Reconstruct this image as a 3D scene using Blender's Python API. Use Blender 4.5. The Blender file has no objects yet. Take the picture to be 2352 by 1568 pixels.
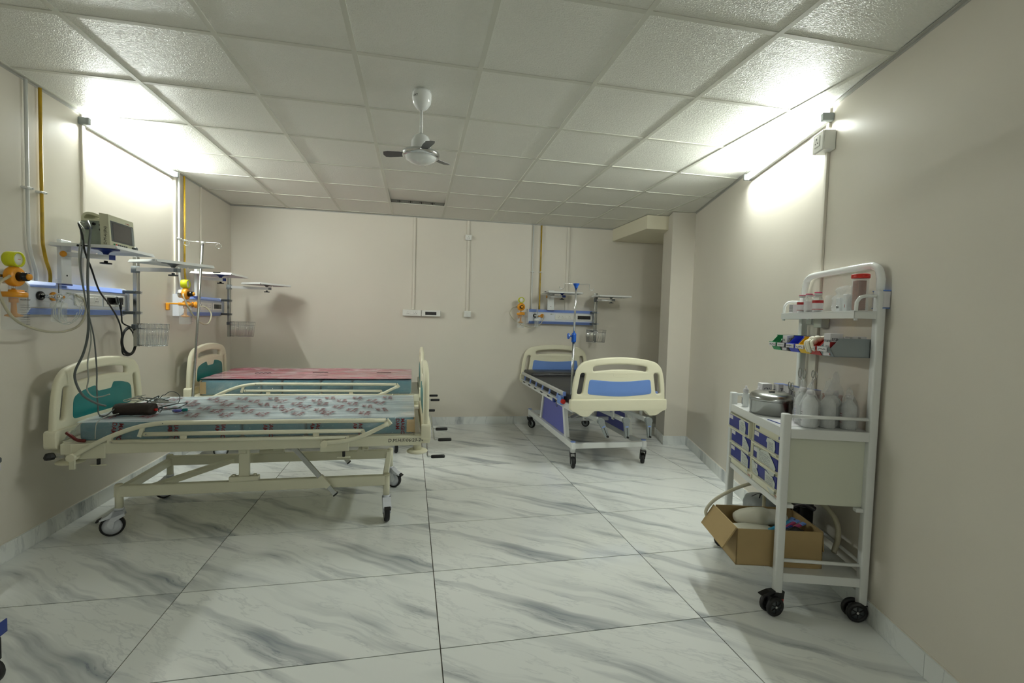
import bpy, bmesh, math, random
from mathutils import Matrix, Vector, noise
S = bpy.context.scene
COL = S.collection
PI = math.pi
rnd = random.Random(7)

# ------------------------------------------------------------------ camera
cam = bpy.data.cameras.new('camera')
cam.sensor_width = 36.0
cam.lens = 1085.569 / 2352 * 36
cam.clip_start = 0.02
camo = bpy.data.objects.new('camera', cam)
COL.objects.link(camo)
rx, ry, rz = -0.04584, -0.02803, -0.21321
RX = Matrix.Rotation(rx, 3, 'X'); RY = Matrix.Rotation(ry, 3, 'Y'); RZ = Matrix.Rotation(rz, 3, 'Z')
CM = RZ @ RX @ RY
right, fwd, up = CM.col[0], CM.col[1], CM.col[2]
M4 = Matrix((( right[0], up[0], -fwd[0], 0), (right[1], up[1], -fwd[1], 0), (right[2], up[2], -fwd[2], 1.35445), (0, 0, 0, 1)))
camo.matrix_world = M4
S.camera = camo
# ------------------------------------------------------------------ world, exposure
w = bpy.data.worlds.new('world'); S.world = w
w.use_nodes = True
w.node_tree.nodes['Background'].inputs[0].default_value = (0.8, 0.9, 1, 1)
w.node_tree.nodes['Background'].inputs[1].default_value = 0.0
S.view_settings.view_transform = 'Standard'
S.view_settings.look = 'None'
S.view_settings.gamma = 1
S.view_settings.use_curve_mapping = False
S.view_settings.exposure = 0.0
TUBE_W = 285.0        # strength of the glowing tubes
CZ = 2.5915
LX = lambda y: -2.1036 + .00881 * y
BY = lambda x: 6.0223 - .03621 * x
RXX = lambda y: 1.5517 + .32046 * y
FY = -3.7

# ------------------------------------------------------------------ materials
def srgb(r, g, b):
    f = lambda c: (c / 255 / 12.92) if c / 255 <= .04045 else ((c / 255 + .055) / 1.055) ** 2.4
    return (f(r), f(g), f(b), 1)
class NT:
    def __init__(s, name):
        s.m = bpy.data.materials.new(name); s.m.use_nodes = True
        s.t = s.m.node_tree; s.b = s.t.nodes['Principled BSDF']; s.out = s.t.nodes['Material Output']
    def n(s, typ, **kw):
        n = s.t.nodes.new(typ)
        for k, v in kw.items():
            if k.startswith('i_'):
                key = k[2:]; key = int(key) if key.isdigit() else key.replace('_', ' ')
                n.inputs[key].default_value = v
            else: setattr(n, k, v)
        return n
    def l(s, a, b): s.t.links.new(a, b)
def mat(name, col, rough=.5, metal=0, bump=0, bscale=60, var=0, vscale=4, coat=0, spec=.5, trans=0, alpha=1, ior=1.45, emit=0):
    N = NT(name); b = N.b
    b.inputs['Base Color'].default_value = col
    b.inputs['Roughness'].default_value = rough
    b.inputs['Metallic'].default_value = metal
    b.inputs['Specular IOR Level'].default_value = spec
    b.inputs['Coat Weight'].default_value = coat
    b.inputs['Transmission Weight'].default_value = trans
    b.inputs['Alpha'].default_value = alpha
    b.inputs['IOR'].default_value = ior
    if emit:
        b.inputs['Emission Color'].default_value = col; b.inputs['Emission Strength'].default_value = emit
    tc = None
    if bump or var: tc = N.n('ShaderNodeTexCoord')
    if bump:
        nz = N.n('ShaderNodeTexNoise', i_Scale=bscale, i_Detail=4.0); N.l(tc.outputs['Object'], nz.inputs['Vector'])
        bp = N.n('ShaderNodeBump', i_Strength=bump, i_Distance=.01); N.l(nz.outputs[0], bp.inputs['Height'])
        N.l(bp.outputs[0], b.inputs['Normal'])
    if var:
        nz = N.n('ShaderNodeTexNoise', i_Scale=vscale, i_Detail=5.0); N.l(tc.outputs['Object'], nz.inputs['Vector'])
        mx = N.n('ShaderNodeMix', data_type='RGBA')
        mx.inputs[6].default_value = col
        mx.inputs[7].default_value = tuple(c * (1 - var) for c in col[:3]) + (1,)
        mr = N.n('ShaderNodeMapRange'); mr.inputs[1].default_value = .35; mr.inputs[2].default_value = .65
        N.l(nz.outputs[0], mr.inputs[0]); N.l(mr.outputs[0], mx.inputs[0]); N.l(mx.outputs[2], b.inputs['Base Color'])
    return N.m

def film(name, tint=(1, 1, 1, 1), white=.25, gloss=.12, bstr=.6, scl=(3, 22, 22), edge=.5, dcol=(.82, .84, .84, 1), fres=.35):
    """thin clear plastic: see-through, with sharp wrinkle glints and a little milky scatter"""
    N = NT(name)
    tr = N.n('ShaderNodeBsdfTransparent'); tr.inputs[0].default_value = tint
    df = N.n('ShaderNodeBsdfDiffuse'); df.inputs[0].default_value = (.82, .84, .84, 1)
    gl = N.n('ShaderNodeBsdfGlossy'); gl.inputs['Roughness'].default_value = .09
    tc = N.n('ShaderNodeTexCoord'); mp = N.n('ShaderNodeMapping'); mp.inputs['Scale'].default_value = scl
    N.l(tc.outputs['Object'], mp.inputs[0])
    nz = N.n('ShaderNodeTexNoise', i_Scale=1.0, i_Detail=6.0, i_Roughness=.6, i_Distortion=1.2); N.l(mp.outputs[0], nz.inputs['Vector'])
    bp = N.n('ShaderNodeBump', i_Strength=bstr, i_Distance=.14); N.l(nz.outputs[0], bp.inputs['Height'])
    N.l(bp.outputs[0], gl.inputs['Normal'])
    lw = N.n('ShaderNodeLayerWeight', i_Blend=edge)
    N.l(bp.outputs[0], lw.inputs['Normal'])
    ma = N.n('ShaderNodeMath', operation='MULTIPLY_ADD'); ma.inputs[1].default_value = fres; ma.inputs[2].default_value = gloss
    N.l(lw.outputs['Facing'], ma.inputs[0])
    m1 = N.n('ShaderNodeMixShader'); m1.inputs[0].default_value = white; df.inputs[0].default_value = dcol
    mr = N.n('ShaderNodeMapRange'); mr.inputs[1].default_value = .3; mr.inputs[2].default_value = .7; mr.inputs[3].default_value = white * .6; mr.inputs[4].default_value = white * 1.35
    N.l(nz.outputs[0], mr.inputs[0]); N.l(mr.outputs[0], m1.inputs[0])
    N.l(tr.outputs[0], m1.inputs[1]); N.l(df.outputs[0], m1.inputs[2])
    m2 = N.n('ShaderNodeMixShader'); N.l(ma.outputs[0], m2.inputs[0]); N.l(m1.outputs[0], m2.inputs[1]); N.l(gl.outputs[0], m2.inputs[2])
    N.l(m2.outputs[0], N.out.inputs['Surface'])
    return N.m

M = {}
M['wall'] = mat('wall_paint', srgb(222, 216, 203), .42, bump=.03, bscale=35, var=.035, vscale=1.3)
M['beam'] = mat('beam_paint', srgb(228, 222, 198), .5, bump=.03, bscale=35)
M['grid'] = mat('grid_metal', srgb(214, 214, 202), .42)
M['angle'] = mat('angle_metal', srgb(176, 175, 168), .4)
M['white'] = mat('white_enamel', srgb(228, 230, 228), .3, coat=.3)
M['gloss'] = mat('glossy_white', srgb(236, 238, 236), .12, coat=.6)
M['cream'] = mat('cream_steel', srgb(226, 224, 200), .35, coat=.2)
M['hdpe'] = mat('cream_moulded_plastic', srgb(232, 228, 202), .42, bump=.04, bscale=120)
M['teal'] = mat('teal_laminate', srgb(24, 122, 122), .35, var=.06)
M['blue'] = mat('blue_laminate', srgb(112, 148, 216), .38, var=.04)
M['purple'] = mat('violet_blue_panel', srgb(92, 98, 178), .4)
M['black'] = mat('black_rubber', srgb(22, 22, 24), .5)
M['blackp'] = mat('black_plastic', srgb(14, 15, 17), .25)
M['vinyl'] = mat('black_vinyl', srgb(38, 38, 42), .38, bump=.15, bscale=25)
M['grey'] = mat('grey_plastic', srgb(136, 142, 142), .45)
M['dgrey'] = mat('dark_grey_plastic', srgb(78, 84, 86), .4)
M['steel'] = mat('brushed_steel', srgb(176, 178, 176), .24, metal=1, bump=.05, bscale=200)
M['chrome'] = mat('chrome', srgb(215, 217, 220), .1, metal=1)
M['alu'] = mat('aluminium_bar', srgb(205, 206, 205), .4, metal=.55)
M['blueunit'] = mat('periwinkle_trim', srgb(124, 150, 218), .32)
M['unit'] = mat('unit_white', srgb(220, 224, 232), .35)
M['plate'] = mat('switch_plate', srgb(232, 232, 226), .3)
M['hole'] = mat('socket_hole', srgb(40, 40, 40), .6)
M['orange'] = mat('amber_plastic', srgb(226, 152, 36), .35)
M['lime'] = mat('lime_rubber', srgb(206, 210, 30), .45)
M['navy'] = mat('navy_plastic', srgb(28, 52, 130), .35)
M['royal'] = mat('royal_blue', srgb(24, 84, 176), .35)
M['drawer'] = mat('drawer_blue', srgb(36, 46, 132), .35)
M['paper'] = mat('note_paper', srgb(206, 212, 204), .8, var=.06, vscale=30)
M['ink'] = mat('pen_ink', srgb(60, 64, 78), .8)
M['inkb'] = mat('marker_ink', srgb(20, 20, 22), .7)
M['card'] = mat('cardboard', srgb(172, 148, 104), .8, bump=.1, bscale=8, var=.07, vscale=6)
M['boxw'] = mat('carton_white', srgb(214, 212, 214), .5)
M['lav'] = mat('carton_lavender', srgb(140, 158, 222), .5)
M['redp'] = mat('red_print', srgb(168, 36, 38), .5)
M['pink'] = mat('pink_cap', srgb(214, 60, 110), .4)
M['maroon'] = mat('maroon_plastic', srgb(96, 24, 20), .4)
M['copperw'] = mat('pipe_white', srgb(214, 216, 212), .35)
M['yellowp'] = mat('pipe_yellow', srgb(206, 168, 40), .38, var=.45, vscale=9)
M['cable'] = mat('black_cable', srgb(18, 20, 20), .4)
M['gcable'] = mat('grey_cable', srgb(92, 98, 96), .42)
M['lcable'] = mat('light_cable', srgb(168, 170, 160), .45)
M['tubecream'] = mat('silicone_tube', srgb(196, 190, 164), .3, alpha=.75)
M['cleartube'] = mat('clear_tube', srgb(222, 226, 220), .12, alpha=.35)
M['glass'] = mat('clear_plastic', srgb(235, 240, 238), .05, alpha=.15, spec=.8)
M['milky'] = mat('milky_bottle', srgb(244, 248, 248), .3, alpha=.72)
M['water'] = mat('saline', srgb(222, 232, 240), .1, alpha=.7)
M['monitor'] = mat('monitor_shell', srgb(208, 208, 182), .4)
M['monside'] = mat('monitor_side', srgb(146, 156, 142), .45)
M['screen'] = mat('dark_screen', srgb(84, 82, 80), .25)
M['teald'] = mat('foam_teal', srgb(64, 132, 150), .7, var=.12, vscale=5)
M['tealside'] = mat('foam_teal_side', srgb(52, 114, 132), .7, var=.1, vscale=5)
M['tan'] = mat('tan_edge', srgb(204, 172, 112), .7)
M['printred'] = mat('print_dark_red', srgb(112, 16, 28), .5)
M['red'] = mat('red_plastic', srgb(200, 44, 34), .35)
M['green'] = mat('green_bin', srgb(28, 140, 84), .35)
M['binblk'] = mat('black_bin', srgb(44, 46, 44), .4)
M['binblu'] = mat('blue_bin', srgb(52, 72, 198), .35)
M['binyel'] = mat('yellow_bin', srgb(232, 190, 36), .35)
M['binred'] = mat('red_bin', srgb(186, 36, 28), .35)
M['bingry'] = mat('grey_bin', srgb(142, 150, 152), .4)
M['latex'] = mat('latex', srgb(232, 228, 206), .5)
M['cabinet'] = mat('cabinet_side', srgb(212, 215, 198), .4, coat=.15)
M['terracotta'] = mat('terracotta', srgb(168, 92, 68), .6)
M['wood'] = mat('brown_sticks', srgb(150, 84, 58), .6, bump=.4, bscale=90, var=.3, vscale=60)
M['fanblade'] = mat('fan_blade', srgb(92, 94, 94), .4)
M['cyan'] = mat('cyan_pack', srgb(70, 170, 214), .3)
M['magenta'] = mat('magenta_pack', srgb(176, 70, 120), .3)
M['foil'] = mat('dark_foil', srgb(70, 68, 72), .25, metal=.6, bump=.6, bscale=40)
M['whitebag'] = mat('white_bag', srgb(222, 220, 206), .45, bump=.5, bscale=14)
M['brownbag'] = mat('dark_brown_cuff', srgb(44, 36, 30), .8, bump=.2, bscale=60)
M['wrap'] = film('mattress_film', white=.58, gloss=.08, bstr=.8, scl=(1.4, 15, 15), edge=.35, dcol=(.84, .92, .94, 1), fres=.25)  # top film paled: glancing sheen and haze painted into its white share
M['wrapside'] = film('mattress_side_film', white=.07, gloss=.05, bstr=1.0, scl=(7, 12, 26), edge=.3, fres=.3)
M['bag'] = film('clear_bag', white=.20, gloss=.10, bstr=1.0, scl=(30, 30, 22), edge=.3, fres=.16, dcol=(.95, .97, .97, 1))

def m_tube():
    N = NT('tube_glow')
    e = N.n('ShaderNodeEmission'); e.inputs[0].default_value = (.94, 1, .95, 1); e.inputs[1].default_value = TUBE_W
    N.l(e.outputs[0], N.out.inputs['Surface']); return N.m
M['glow'] = m_tube()

def m_marble():
    N = NT('polished_marble_tile'); b = N.b
    tc = N.n('ShaderNodeTexCoord')
    oi = N.n('ShaderNodeObjectInfo')
    # per-tile print variant: three offsets of the same stone
    mul = N.n('ShaderNodeMath', operation='MULTIPLY'); mul.inputs[1].default_value = 3.0; N.l(oi.outputs['Random'], mul.inputs[0])
    flo = N.n('ShaderNodeMath', operation='FLOOR'); N.l(mul.outputs[0], flo.inputs[0])
    m5 = N.n('ShaderNodeMath', operation='MULTIPLY'); m5.inputs[1].default_value = 3.7; N.l(flo.outputs[0], m5.inputs[0])
    cx = N.n('ShaderNodeCombineXYZ'); N.l(m5.outputs[0], cx.inputs[2])
    va = N.n('ShaderNodeVectorMath', operation='ADD'); N.l(tc.outputs['Object'], va.inputs[0]); N.l(cx.outputs[0], va.inputs[1])
    rot = N.n('ShaderNodeMapping'); rot.inputs['Rotation'].default_value = (0, 0, math.radians(36)); N.l(va.outputs[0], rot.inputs[0])
    # warp
    wn = N.n('ShaderNodeTexNoise', i_Scale=1.6, i_Detail=3.0); N.l(rot.outputs[0], wn.inputs['Vector'])
    ws = N.n('ShaderNodeVectorMath', operation='SCALE'); ws.inputs['Scale'].default_value = .20; N.l(wn.outputs['Color'], ws.inputs[0])
    wa = N.n('ShaderNodeVectorMath', operation='ADD'); N.l(rot.outputs[0], wa.inputs[0]); N.l(ws.outputs[0], wa.inputs[1])
    sc = N.n('ShaderNodeMapping'); sc.inputs['Scale'].default_value = (.6, 7.0, .6); N.l(wa.outputs[0], sc.inputs[0])
    n1 = N.n('ShaderNodeTexNoise', i_Scale=1.0, i_Detail=5.0, i_Roughness=.55); N.l(sc.outputs[0], n1.inputs['Vector'])
    r1 = N.n('ShaderNodeValToRGB'); r1.color_ramp.elements[0].position = .50; r1.color_ramp.elements[1].position = .70
    r1.color_ramp.elements[0].color = (0, 0, 0, 1); r1.color_ramp.elements[1].color = (1, 1, 1, 1); N.l(n1.outputs[0], r1.inputs[0])
    # large patches where veins gather
    n3 = N.n('ShaderNodeTexNoise', i_Scale=1.7, i_Detail=1.0); N.l(va.outputs[0], n3.inputs['Vector'])
    r3 = N.n('ShaderNodeValToRGB'); r3.color_ramp.elements[0].position = .34; r3.color_ramp.elements[1].position = .52; N.l(n3.outputs[0], r3.inputs[0])
    mm = N.n('ShaderNodeMath', operation='MULTIPLY'); N.l(r1.outputs[0], mm.inputs[0]); N.l(r3.outputs[0], mm.inputs[1])
    # thin dark threads
    sc2 = N.n('ShaderNodeMapping'); sc2.inputs['Scale'].default_value = (.9, 4.2, 1); sc2.inputs['Location'].default_value = (3, 1, 0); N.l(wa.outputs[0], sc2.inputs[0])
    n2 = N.n('ShaderNodeTexNoise', i_Scale=1.4, i_Detail=8.0, i_Roughness=.6); N.l(sc2.outputs[0], n2.inputs['Vector'])
    s2 = N.n('ShaderNodeMath', operation='SUBTRACT'); s2.inputs[1].default_value = .5; N.l(n2.outputs[0], s2.inputs[0])
    a2 = N.n('ShaderNodeMath', operation='ABSOLUTE'); N.l(s2.outputs[0], a2.inputs[0])
    r2 = N.n('ShaderNodeMapRange'); r2.inputs[1].default_value = 0; r2.inputs[2].default_value = .014; r2.inputs[3].default_value = .40; r2.inputs[4].default_value = 0; N.l(a2.outputs[0], r2.inputs[0])
    t2 = N.n('ShaderNodeMath', operation='MULTIPLY'); N.l(r2.outputs[0], t2.inputs[0]); N.l(n3.outputs[0], t2.inputs[1])
    ad = N.n('ShaderNodeMath', operation='ADD', use_clamp=True); N.l(mm.outputs[0], ad.inputs[0]); N.l(t2.outputs[0], ad.inputs[1])
    mx = N.n('ShaderNodeMix', data_type='RGBA'); mx.inputs[6].default_value = srgb(236, 239, 236); mx.inputs[7].default_value = srgb(134, 142, 150)
    N.l(ad.outputs[0], mx.inputs[0]); N.l(mx.outputs[2], b.inputs['Base Color'])
    b.inputs['Roughness'].default_value = .11; b.inputs['Specular IOR Level'].default_value = .45
    return N.m
M['marble'] = m_marble()
M['grout'] = mat('grout', srgb(72, 70, 60), .9)

def m_ceil():
    N = NT('ceiling_tile_vinyl'); b = N.b
    b.inputs['Base Color'].default_value = srgb(236, 236, 227); b.inputs['Roughness'].default_value = .42
    tc = N.n('ShaderNodeTexCoord')
    mp = N.n('ShaderNodeMapping'); mp.inputs['Scale'].default_value = (1, 1.6, 1); N.l(tc.outputs['Object'], mp.inputs[0])
    nz = N.n('ShaderNodeTexNoise', i_Scale=70.0, i_Detail=1.5, i_Distortion=1.5); N.l(mp.outputs[0], nz.inputs['Vector'])
    rp = N.n('ShaderNodeValToRGB'); rp.color_ramp.elements[0].position = .46; rp.color_ramp.elements[1].position = .60; N.l(nz.outputs[0], rp.inputs[0])
    bp = N.n('ShaderNodeBump', i_Strength=.55, i_Distance=.004); N.l(rp.outputs[0], bp.inputs['Height']); N.l(bp.outputs[0], b.inputs['Normal'])
    return N.m
M['ctile'] = m_ceil()

def m_pinkfilm():
    N = NT('pink_printed_film'); b = N.b
    tc = N.n('ShaderNodeTexCoord'); mp = N.n('ShaderNodeMapping'); mp.inputs['Scale'].default_value = (5, 9, 5); N.l(tc.outputs['Object'], mp.inputs[0])
    nz = N.n('ShaderNodeTexNoise', i_Scale=1.0, i_Detail=4.0, i_Distortion=.6); N.l(mp.outputs[0], nz.inputs['Vector'])
    r = N.n('ShaderNodeValToRGB'); e = r.color_ramp.elements
    e[0].position = .38; e[0].color = srgb(190, 72, 108); e[1].position = .62; e[1].color = srgb(226, 190, 198)
    x = e.new(.5); x.color = srgb(208, 128, 150)
    N.l(nz.outputs[0], r.inputs[0]); N.l(r.outputs[0], b.inputs['Base Color'])
    mp2 = N.n('ShaderNodeMapping'); mp2.inputs['Scale'].default_value = (3, 24, 10); N.l(tc.outputs['Object'], mp2.inputs[0])
    n2 = N.n('ShaderNodeTexNoise', i_Scale=1.0, i_Detail=5.0); N.l(mp2.outputs[0], n2.inputs['Vector'])
    bp = N.n('ShaderNodeBump', i_Strength=.5, i_Distance=.03); N.l(n2.outputs[0], bp.inputs['Height']); N.l(bp.outputs[0], b.inputs['Normal'])
    b.inputs['Roughness'].default_value = .2; b.inputs['Coat Weight'].default_value = .5
    return N.m
M['pinkfilm'] = m_pinkfilm()

# ------------------------------------------------------------------ geometry helpers
def frame(x, y, z, rz=0):
    return Matrix.Translation((x, y, z)) @ Matrix.Rotation(rz, 4, 'Z')
def align(p0, p1):
    d = Vector(p1) - Vector(p0)
    q = d.to_track_quat('Z', 'Y')
    return Matrix.Translation(p0) @ q.to_matrix().to_4x4(), d.length
class MB:
    def __init__(s): s.v = []; s.f = []; s.sm = []
    def add(s, vs, fs, smooth=False, T=None):
        o = len(s.v)
        for p in vs:
            p = Vector(p)
            if T is not None: p = T @ p
            s.v.append(p[:])
        for f in fs: s.f.append([i + o for i in f]); s.sm.append(smooth)
        return s
    def box(s, x0, x1, y0, y1, z0, z1, T=None):
        vs = [(x, y, z) for z in (z0, z1) for y in (y0, y1) for x in (x0, x1)]
        return s.add(vs, [(0, 2, 3, 1), (4, 5, 7, 6), (0, 1, 5, 4), (2, 6, 7, 3), (0, 4, 6, 2), (1, 3, 7, 5)], False, T)
    def rbox(s, x0, x1, y0, y1, z0, z1, r=.004, T=None, seg=1):
        bm = bmesh.new()
        bmesh.ops.create_cube(bm, size=1)
        for v in bm.verts:
            v.co = Vector(((x0 + x1) / 2 + v.co.x * (x1 - x0), (y0 + y1) / 2 + v.co.y * (y1 - y0), (z0 + z1) / 2 + v.co.z * (z1 - z0)))
        bmesh.ops.bevel(bm, geom=bm.edges[:], offset=r, segments=seg, profile=.5, affect='EDGES')
        bm.verts.index_update()
        s.add([v.co[:] for v in bm.verts], [[v.index for v in f.verts] for f in bm.faces], seg > 1, T)
        bm.free(); return s
    def cyl(s, p0, p1, r, n=12, r2=None, cap=True, T=None):
        r2 = r if r2 is None else r2
        A, L = align(p0, p1)
        vs = []; fs = []
        for k, (z, rr) in enumerate(((0, r), (L, r2))):
            for i in range(n):
                a = 2 * PI * i / n; vs.append((A @ Vector((rr * math.cos(a), rr * math.sin(a), z)))[:])
        side = [(i, (i + 1) % n, n + (i + 1) % n, n + i) for i in range(n)]
        s.add(vs, side, True, T)
        if cap:
            o = len(s.v) - 2 * n
            s.f.append([o + i for i in reversed(range(n))]); s.sm.append(False)
            s.f.append([o + n + i for i in range(n)]); s.sm.append(False)
        return s
    def bar(s, p0, p1, w, h, T=None):   # rectangular bar from p0 to p1, w across, h the other way
        A, L = align(p0, p1)
        t = A if T is None else T @ A
        return s.box(-w / 2, w / 2, -h / 2, h / 2, 0, L, t)
    def tube(s, pts, r, n=8, closed=False, T=None, cap=True):
        P = [Vector(p) for p in pts]; m = len(P)
        if m < 2: return s
        tg = []
        for i in range(m):
            a = P[(i - 1) % m] if (closed or i > 0) else P[i]
            b = P[(i + 1) % m] if (closed or i < m - 1) else P[i]
            d = b - a
            tg.append(d.normalized() if d.length > 1e-9 else Vector((0, 0, 1)))
        up_ = Vector((0, 0, 1)) if abs(tg[0].z) < .9 else Vector((1, 0, 0))
        x = tg[0].cross(up_).normalized()
        vs = []
        for i in range(m):
            x = (x - tg[i] * x.dot(tg[i]))
            x = x.normalized() if x.length > 1e-6 else tg[i].orthogonal().normalized()
            y = tg[i].cross(x)
            for k in range(n):
                a = 2 * PI * k / n
                vs.append((P[i] + x * (r * math.cos(a)) + y * (r * math.sin(a)))[:])
        fs = []
        for i in range(m if closed else m - 1):
            j = (i + 1) % m
            for k in range(n): fs.append((i * n + k, i * n + (k + 1) % n, j * n + (k + 1) % n, j * n + k))
        s.add(vs, fs, True, T)
        if cap and not closed:
            o = len(s.v) - m * n
            s.f.append([o + k for k in range(n)]); s.sm.append(False)
            s.f.append([o + (m - 1) * n + k for k in reversed(range(n))]); s.sm.append(False)
        return s
    def lathe(s, prof, n=20, T=None, o=(0, 0, 0), smooth=True, cap=True):
        vs = []; fs = []; m = len(prof)
        for (r, z) in prof:
            for k in range(n):
                a = 2 * PI * k / n; vs.append((o[0] + r * math.cos(a), o[1] + r * math.sin(a), o[2] + z))
        for i in range(m - 1):
            for k in range(n): fs.append((i * n + k, i * n + (k + 1) % n, (i + 1) * n + (k + 1) % n, (i + 1) * n + k))
        s.add(vs, fs, smooth, T)
        ob = len(s.v) - m * n
        if not cap: return s
        if prof[0][0] > 1e-6: s.f.append([ob + k for k in reversed(range(n))]); s.sm.append(False)
        if prof[-1][0] > 1e-6: s.f.append([ob + (m - 1) * n + k for k in range(n)]); s.sm.append(False)
        return s
    def prism(s, poly, a0, a1, axis='Z', T=None):
        """poly in the other two axes; axis X: (y,z), Y: (x,z), Z: (x,y)"""
        def p(q, a): return {'X': (a, q[0], q[1]), 'Y': (q[0], a, q[1]), 'Z': (q[0], q[1], a)}[axis]
        n = len(poly)
        vs = [p(q, a0) for q in poly] + [p(q, a1) for q in poly]
        fs = [list(reversed(range(n))), [n + i for i in range(n)]] + [(i, (i + 1) % n, n + (i + 1) % n, n + i) for i in range(n)]
        return s.add(vs, fs, False, T)
    def sphere(s, c, r, n=12, m=8, sc=(1, 1, 1), T=None):
        vs = []; fs = []
        for i in range(m + 1):
            t = PI * i / m
            for k in range(n):
                a = 2 * PI * k / n
                vs.append((c[0] + sc[0] * r * math.sin(t) * math.cos(a), c[1] + sc[1] * r * math.sin(t) * math.sin(a), c[2] - sc[2] * r * math.cos(t)))
        for i in range(m):
            for k in range(n): fs.append((i * n + k, i * n + (k + 1) % n, (i + 1) * n + (k + 1) % n, (i + 1) * n + k))
        return s.add(vs, fs, True, T)
    def mesh(s, name):
        me = bpy.data.meshes.new(name)
        me.from_pydata([tuple(v) for v in s.v], [], s.f)
        me.polygons.foreach_set('use_smooth', s.sm)
        bm = bmesh.new(); bm.from_mesh(me)
        bmesh.ops.remove_doubles(bm, verts=bm.verts, dist=1e-6)
        bmesh.ops.recalc_face_normals(bm, faces=bm.faces)
        bm.to_mesh(me); bm.free()
        me.update(); return me
    def build(s, name, m, parent=None, loc=None, rz=0):
        return link(name, s.mesh(name), m, parent, loc, rz)
def link(name, me, m, parent=None, loc=None, rz=0):
    o = bpy.data.objects.new(name, me); COL.objects.link(o)
    if m is not None and not me.materials: me.materials.append(M[m] if isinstance(m, str) else m)
    if parent is not None: o.parent = parent
    if loc is not None: o.location = loc
    if rz: o.rotation_euler = (0, 0, rz)
    return o
def smooth_pts(pts, k=6, closed=False):
    P = [Vector(p) for p in pts]; n = len(P); out = []
    rng = range(n if closed else n - 1)
    for i in rng:
        p0 = P[(i - 1) % n] if (closed or i > 0) else P[0] * 2 - P[1]
        p1 = P[i]; p2 = P[(i + 1) % n]
        p3 = P[(i + 2) % n] if (closed or i + 2 < n) else P[-1] * 2 - P[-2]
        for j in range(k):
            t = j / k
            out.append(.5 * ((2 * p1) + (-p0 + p2) * t + (2 * p0 - 5 * p1 + 4 * p2 - p3) * t * t + (-p0 + 3 * p1 - 3 * p2 + p3) * t ** 3))
    if not closed: out.append(P[-1])
    return out
def thing(name, label, cat, loc=(0, 0, 0), rz=0, group=None):
    o = bpy.data.objects.new(name, None); COL.objects.link(o); o.empty_display_size = .05
    o.location = loc; o.rotation_euler = (0, 0, rz)
    return tag(o, label, cat, group)
def tag(o, label, cat, group=None, kind=None):
    o['label'] = label; o['category'] = cat
    if group: o['group'] = group
    if kind: o['kind'] = kind
    return o
def struct(name, mb, m, parent=None):
    o = mb.build(name, m, parent); o['kind'] = 'structure'; return o
def copy_tree(o, parent=None):
    c = o.copy(); COL.objects.link(c); c.parent = parent
    for ch in list(o.children): copy_tree(ch, c)
    return c
def curve_mesh(name, outlines, thick, bev=0, T=None):
    """filled 2D curve with holes, extruded; outlines lie in local XY, thickness along Z centred on 0"""
    cu = bpy.data.curves.new('tmp', 'CURVE'); cu.dimensions = '2D'; cu.fill_mode = 'BOTH'
    for pts in outlines:
        sp = cu.splines.new('POLY'); sp.points.add(len(pts) - 1)
        for i, p in enumerate(pts): sp.points[i].co = (p[0], p[1], 0, 1)
        sp.use_cyclic_u = True
    cu.offset = -bev; cu.extrude = thick / 2 - bev; cu.bevel_depth = bev; cu.bevel_resolution = 2
    ob = bpy.data.objects.new('tmp', cu)
    me = bpy.data.meshes.new_from_object(ob)
    bpy.data.objects.remove(ob); bpy.data.curves.remove(cu)
    me.name = name
    if T is not None: me.transform(T)
    me.polygons.foreach_set('use_smooth', [False] * len(me.polygons))
    me.update(); return me
_tc = {}
def text_mesh(txt, size=.05, ext=.0004, T=None, align_='LEFT', shear=0, spacing=1, bold=0):
    cu = bpy.data.curves.new('tmp', 'FONT'); cu.body = txt; cu.size = size; cu.extrude = ext; cu.align_x = align_; cu.shear = shear
    cu.resolution_u = 2; cu.space_character = spacing; cu.offset = bold
    ob = bpy.data.objects.new('tmp', cu)
    me = bpy.data.meshes.new_from_object(ob)
    bpy.data.objects.remove(ob); bpy.data.curves.remove(cu)
    if T is not None: me.transform(T)
    return me
def smooth_by_angle(me):
    me.polygons.foreach_set('use_smooth', [True] * len(me.polygons))
    bm = bmesh.new(); bm.from_mesh(me)
    bmesh.ops.remove_doubles(bm, verts=bm.verts, dist=1e-5)
    for e in bm.edges:
        if len(e.link_faces) == 2 and e.calc_face_angle(0) > .9: e.smooth = False
    bm.to_mesh(me); bm.free()
def rrect(x0, x1, y0, y1, r, n=4):
    pts = []
    for (cx, cy, a0) in ((x1 - r, y1 - r, 0), (x0 + r, y1 - r, 90), (x0 + r, y0 + r, 180), (x1 - r, y0 + r, 270)):
        for i in range(n + 1):
            a = math.radians(a0 + 90 * i / n); pts.append((cx + r * math.cos(a), cy + r * math.sin(a)))
    return pts
def round_poly(pts, r, n=4):
    out = []; m = len(pts)
    for i in range(m):
        p = Vector(pts[i]); a = Vector(pts[i - 1]); b = Vector(pts[(i + 1) % m])
        rr = r[i] if isinstance(r, (list, tuple)) else r
        da = (a - p); db = (b - p)
        rr = min(rr, da.length * .45, db.length * .45)
        s_, e_ = p + da.normalized() * rr, p + db.normalized() * rr
        for k in range(n + 1):
            t = k / n
            out.append(((1 - t) ** 2 * s_ + 2 * t * (1 - t) * p + t * t * e_)[:])
    return out
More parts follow.
